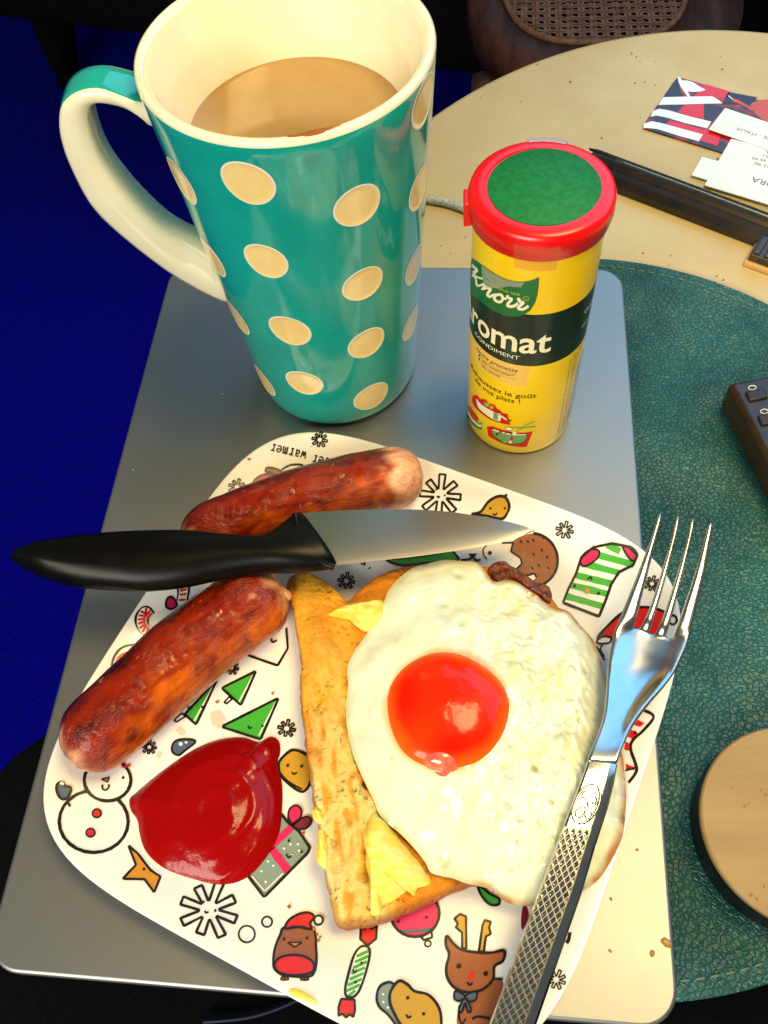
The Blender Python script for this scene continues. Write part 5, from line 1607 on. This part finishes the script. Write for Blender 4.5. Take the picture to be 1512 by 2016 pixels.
CC, xd, yd = card('white_card', qc[0], dC, .085, np.linalg.norm(qc[1]-qc[0]), .0012, .0004, wcard_m, 'white card lying nearest the black bar, lowest of the white cards', .0006)
CB, xd, yd = card('white_card', qb[0], dC, .085, .040, .0017, .0004, wcard_m, 'white printed card with phone numbers in the middle of the pile', .0006)
CA, xd, yd = card('white_card', qa[0], un([(1512, 239)], .003)[0]-qa[0], .085, np.linalg.norm(qa[1]-qa[0]), .0022, .0004, wcard_m, 'white card on top of the pile overlapping the red card', .0006)
CINK = flat('card_grey_ink', (70, 90, 84), .5)


def card_text(par, z, items):
    a = Art(lambda pts: [tuple(p) for p in un(pts, z)[:, :2]], lambda p, k: (p[0], p[1], z+.00006+.00003*k))
    for t, p0, p1, h in items: a.text(t, p0, p1, h, CINK, 0, .0)
    a.done('card_lettering', par)


card_text(CA, .0026, [('FIRENZE - ITALIA', ZJ([(1760, 905)])[0], ZJ([(1172, 728)])[0], .0022)])
card_text(CB, .0021, [('06 47 19 66 99', ZJ([(1760, 1150)])[0], ZJ([(1345, 1048)])[0], .0020), ('06 18 22 90', ZJ([(1740, 1205)])[0], ZJ([(1372, 1105)])[0], .0020), ('01 44 21', ZJ([(1740, 1105)])[0], ZJ([(1470, 1020)])[0], .0020), ('VIA', ZJ([(1640, 1030)])[0], ZJ([(1490, 980)])[0], .0018), ('FIORA', ZJ([(1700, 1370)])[0], ZJ([(1345, 1265)])[0], .0042)])

# long black bar with a bent metal clip
BA, BB_ = un([(1160, 322)], .004)[0], un([(1560, 474)], .004)[0]
bd = (BB_-BA)[:2]; bl = np.linalg.norm(bd); bd /= bl; bn = np.array([-bd[1], bd[0]])
BR = thing('black_bar', (BA[0], BA[1], 0), 'long black plastic bar with a groove lying across the table', 'bar')
prof = [(-.0085, 0), (-.0088, .004), (-.006, .0068), (-.003, .0076), (-.0022, .0070), (-.0012, .0078), (.0035, .0086), (.0042, .0078), (.0050, .0086), (.0072, .0080), (.0082, .006), (.0082, 0)]
v, f = [], []
for i in range(2):
    for t, z in prof:
        p = BA[:2]+bd*(bl*1.3*i+(.004*math.sin(t*900) if i == 0 else 0))+bn*t; v.append((p[0], p[1], z+.0002))
m_ = len(prof); f = [(k, (k+1) % m_, m_+(k+1) % m_, m_+k) for k in range(m_)]+[tuple(range(m_-1, -1, -1)), tuple(range(m_, 2*m_))]
o = mk('bar_body', v, f, mat('dark_brown_plastic', lin(40, 28, 18), .28, col2=lin(26, 18, 12), nscale=90), BR, sharp=30); recalc(o)
v, f = tube([(*(BA[:2]+bd*(.012+(bl*1.2)*i/20)+bn*.0043), .0083) for i in range(21)], .0006, 8); mk('highlight_strip', v, f, mat('highlight_metal', lin(190, 180, 130), .25, metal=.9), BR)  # thin pale tube built in place of the highlight along the bar
cl = spline(ZK([(170, 350), (250, 385), (340, 415), (440, 448), (520, 455), (570, 478), (612, 505), (600, 530)]), 6)
v, f = [], []
C1 = un(cl, .0030)
for i, p in enumerate(C1):
    for s_, z in ((0, .0002), (0, .0045), (.0006, .0045), (.0006, .0002)): v.append((p[0]+bn[0]*-s_, p[1]+bn[1]*-s_, z))
for i in range(len(C1)-1):
    for k in range(4): f.append((i*4+k, i*4+(k+1) % 4, (i+1)*4+(k+1) % 4, (i+1)*4+k))
o = mk('bent_clip', v, f, mat('clip_metal', lin(200, 180, 150), .3, metal=.8), BR); recalc(o)

# small ridged block by the picture's right edge
SB = thing('ridged_block', (.172, .175, 0), 'small dark ridged block on a pale base at the right table edge', 'block')
e0, e1 = un(ZK([(1300, 1035)]), .001)[0][:2], un(ZK([(1560, 1130)]), .001)[0][:2]
xd = (e1-e0)/np.linalg.norm(e1-e0); yd = np.array([-xd[1], xd[0]])
box = lambda x0, x1, y0, y1: [tuple(e0+xd*x+yd*y) for x, y in ((x0, y0), (x1, y0), (x1, y1), (x0, y1))]
o = mk('pale_base', *prism(box(0, .05, 0, .018), .0002, .0030), mat('pale_wood', lin(205, 160, 90), .4), SB, smooth=False); bevel(o, .0006, 2)
dk = mat('dark_ridges', lin(66, 50, 34), .35, col2=lin(40, 30, 20), nscale=200)
o = DKB = mk('dark_body', *prism(box(.001, .05, .0015, .0165), .0030, .0070), dk, SB, smooth=False); bevel(o, .0006, 2)
for k in range(5):
    o = mk('ridge', *prism(box(.0020+k*.0052, .0052+k*.0052, .0022, .0150), .0070, .0086), dk, DKB, smooth=False); bevel(o, .0008, 2)

# remote control
RM = thing('remote_control', (.16, .06, .0022), 'dark brown remote control with small buttons on the teal mat', 'remote control')
r0 = un([(1432, 752)], .018)[0][:2]; rdn = un([(1512, 912)], .018)[0][:2]-r0; rdn /= np.linalg.norm(rdn); rrt = np.array([-rdn[1], rdn[0]])
RZ = .0180
rm_m = mat('dark_brown_shell', lin(52, 34, 14), .32, col2=lin(40, 26, 12), nscale=200)
rb = lambda x0, x1, y0, y1: [tuple(r0+rrt*x+rdn*y) for x, y in ((x0, y0), (x1, y0), (x1, y1), (x0, y1))]
o = mk('shell', *prism(ccw(rb(0, .046, 0, .150)), .0024, RZ), rm_m, RM, smooth=True, sharp=40); bevel(o, .0030, 4)
btn_m = mat('rubber_button', lin(30, 22, 14), .5); ic_m = flat('icon_white', (205, 205, 190), .5); ic2 = flat('icon_grey', (110, 120, 110), .5)
for row in range(9):
    for colm in range(3):
        cx, cy = .0085+colm*.0125, .0095+row*.0125
        o = BTN = mk('button', *prism(ccw(rb(cx-.0040, cx+.0040, cy-.0026, cy+.0026)), RZ-.0004, RZ+.0012), btn_m, RM, smooth=True, sharp=40); bevel(o, .0011, 3)
        if row < 2 and colm < 2:
            pp = [tuple(r0+rrt*(cx+.0016*math.cos(t))+rdn*(cy-.0042+.0011*math.sin(t))) + (RZ+.00012,) for t in [k*.5236 for k in range(13)]]
            v, f = tube(pp, .00028, 5); mk('icon', v, f, ic_m if colm == 0 else ic2, BTN)

# round tin with a wooden lid
WC, WRr = (.1478, -.0922), .0310
WB = thing('round_tin', (*WC, .0022), 'round black tin with a flat wooden lid at the right edge', 'tin')
v, f = lathe([(0, .0024), (WRr-.001, .0024), (WRr-.0002, .004), (WRr-.0002, .0165), (0, .0165)], WC, 90); o = mk('tin_body', v, f, black_m, WB, sharp=40)
lidw = mat('wooden_lid', lin(160, 130, 82), .55, col2=lin(132, 100, 56), nscale=14, ndetail=8, nlo=.3, nhi=.8, stretch=(1, 5, 1), bump=.1, bscale=300)
v, f = lathe([(0, .0166), (WRr-.0008, .0166), (WRr, .0172), (WRr, .0194), (WRr-.0006, .0200), (0, .0200)], WC, 90); o = mk('wooden_lid', v, f, lidw, WB, sharp=40); recalc(o)
rs = random.Random(9)
for px, r in (((1466, 1587), .0005), ((1474, 1582), .0003), ((1507, 1565), .0007), ((1498, 1556), .0004), ((1442, 1551), .0003), ((1478, 1762), .0006), ((1490, 1770), .0005), ((1504, 1745), .0004)): splat(px, r, .0200, flat('lid_mark', (134, 94, 44), .5), WB, 'dark_mark', .0001)

# cane stool beyond the table
CZ = -.28
ST = thing('cane_stool', (.165, 1.0, FLOOR), 'brown wooden stool with a woven cane seat beyond the table', 'stool')
SCx, SCy, SA, SBb = .160, .965, .108, .172
frame_m = mat('brown_stool_wood', lin(74, 44, 34), .6, spec=.2, col2=lin(52, 30, 24), nscale=20, stretch=(4, 1, 1))
ins = superellipse(SCx, SCy, SA, SBb, 3.0, .04, 80); out_ = superellipse(SCx+.012, SCy, SA+.050, SBb+.045, 3.0, .04, 80)
v = [(p[0], p[1], CZ) for p in ins]+[(p[0], p[1], CZ+.002) for p in [((a_[0]+b_[0])/2, (a_[1]+b_[1])/2) for a_, b_ in zip(ins, out_)]]+[(p[0], p[1], CZ-.006) for p in out_]+[(p[0], p[1], CZ-.04) for p in out_]+[(p[0], p[1], CZ-.04) for p in ins]
f = [(i*80+k, i*80+(k+1) % 80, ((i+1) % 5)*80+(k+1) % 80, ((i+1) % 5)*80+k) for i in range(5) for k in range(80)]
o = mk('seat_frame', v, f, frame_m, ST); recalc(o)
cane_m = mat('woven_cane', lin(122, 84, 62), .6, spec=.2, col2=lin(100, 66, 46), nscale=90)
cv, cf = [], []
pitch = .0128


def strip(p0, p1, wd_, z, wav):
    d = np.array(p1)-np.array(p0); l = np.linalg.norm(d); d /= l; nn = np.array([-d[1], d[0]]); n = max(2, int(l/.0064)); b0 = len(cv)
    for i in range(n+1):
        c = np.array(p0)+d*l*i/n; zz = z+(.0007*(1 if i % 2 == wav else -1))
        for s_ in (-.5, .5): cv.append((*(c+nn*wd_*s_), zz))
    for i in range(n): cf.append((b0+i*2, b0+i*2+1, b0+i*2+3, b0+i*2+2))


for k in range(-40, 41):
    x = k*pitch
    if abs(x) < SA:
        h_ = SBb*(1-abs(x/SA)**3)**(1/3)
        for o_ in (-.0022, .0022): strip((SCx+x+o_, SCy-h_), (SCx+x+o_, SCy+h_), .0034, CZ-.001, k % 2)
    y = k*pitch*.95
    if abs(y) < SBb:
        w_ = SA*(1-abs(y/SBb)**3)**(1/3)
        for o_ in (-.0022, .0022): strip((SCx-w_, SCy+y+o_), (SCx+w_, SCy+y+o_), .0034, CZ-.0005, (k+1) % 2)
o = mk('cane_weave', cv, cf, cane_m, ST, smooth=False); tag(o, kind='stuff')
v, f = tube([(p[0], p[1], CZ+.0015) for p in superellipse(SCx, SCy, SA-.002, SBb-.002, 3.0, .04, 80)+[superellipse(SCx, SCy, SA-.002, SBb-.002, 3.0, .04, 80)[0]]], .0036, 8, False); mk('cane_border', v, f, cane_m, ST)
for sx in (-1, 1):
    for sy in (-1, 1):
        v, f = tube([(SCx+.012+sx*(SA+.02), SCy+sy*(SBb+.015), CZ-.03), (SCx+.012+sx*(SA+.035), SCy+sy*(SBb+.03), FLOOR+.001)], [.018, .012], 14); mk('leg', v, f, frame_m, ST)

# dark armchair at the upper left
AC = thing('dark_armchair', (-.75, 1.75, FLOOR), 'black armchair with a tapered foot in the upper left corner', 'armchair')
ac_m = mat('black_fabric', lin(8, 8, 12), .9, col2=lin(4, 4, 7), nscale=300, bump=.3, bscale=700, spec=.1)
zc_ = FLOOR+.26
p0, p1 = un([(-160, 30)], zc_)[0], un([(380, 96)], zc_)[0]
xd = (p1-p0)[:2]; wl = np.linalg.norm(xd); xd /= wl; yd = np.array([-xd[1], xd[0]])
bx = lambda x0, x1, y0, y1: [tuple(p0[:2]+xd*x+yd*y) for x, y in ((x0, y0), (x1, y0), (x1, y1), (x0, y1))]
o = mk('seat_box', *prism(bx(0, wl+.9, 0, .75), zc_, zc_+.22), ac_m, AC, smooth=True, sharp=40); bevel(o, .03, 4)
ft = un([(140, 158)], FLOOR)[0]; tp = un([(112, 40)], FLOOR+.20)[0]
v, f = tube([(ft[0], ft[1], FLOOR+.001), (ft[0], ft[1], FLOOR+.03), (tp[0], tp[1], zc_+.02)], [.030, .026, .045], 16); mk('foot', v, f, ac_m, AC)

# dark cushion below the laptop (rounded form added to stand in for the dark area)
kz = -.16
k0 = un([(25, 1452)], kz)[0]
CU = thing('black_filler', (k0[0], k0[1]-.3, kz-.12), 'black cushion added for the dark area below the near edge of the laptop', 'filler')
cx_, cy_ = k0[0]+.36, k0[1]-.225
o = mk('filler_cover', [], [], ac_m, CU) if 0 else None
v, f = [], []
NU, NV = 72, 24
for j in range(NV+1):
    ph = -math.pi/2+math.pi*j/NV
    for k in range(NU):
        t = 2*math.pi*k/NU; c_, s_ = math.cos(t), math.sin(t)
        r = (abs(c_)**4+abs(s_)**4)**(-.25); q = max(0, math.cos(ph))**.45
        v.append((cx_+.42*r*c_*q, cy_+.30*r*s_*q, kz-.06+.06*math.copysign(abs(math.sin(ph))**.7, math.sin(ph))))
for j in range(NV):
    for k in range(NU): f.append((j*NU+k, j*NU+(k+1) % NU, (j+1)*NU+(k+1) % NU, (j+1)*NU+k))
o = mk('filler_cover', v, f, ac_m, CU); recalc(o)
pc = spline([(400, 2012), (440, 2009), (490, 2003), (535, 1990), (570, 1976), (600, 1960)], 6)
v, f = tube([tuple(q) for q in un(pc, kz+.003)], .0009, 8); o = mk('blue_cord', v, f, mat('blue_cord_rubber', lin(6, 26, 60), .6)); tag(o, 'thin blue cord on the black cushion below the plate corner', 'cord')
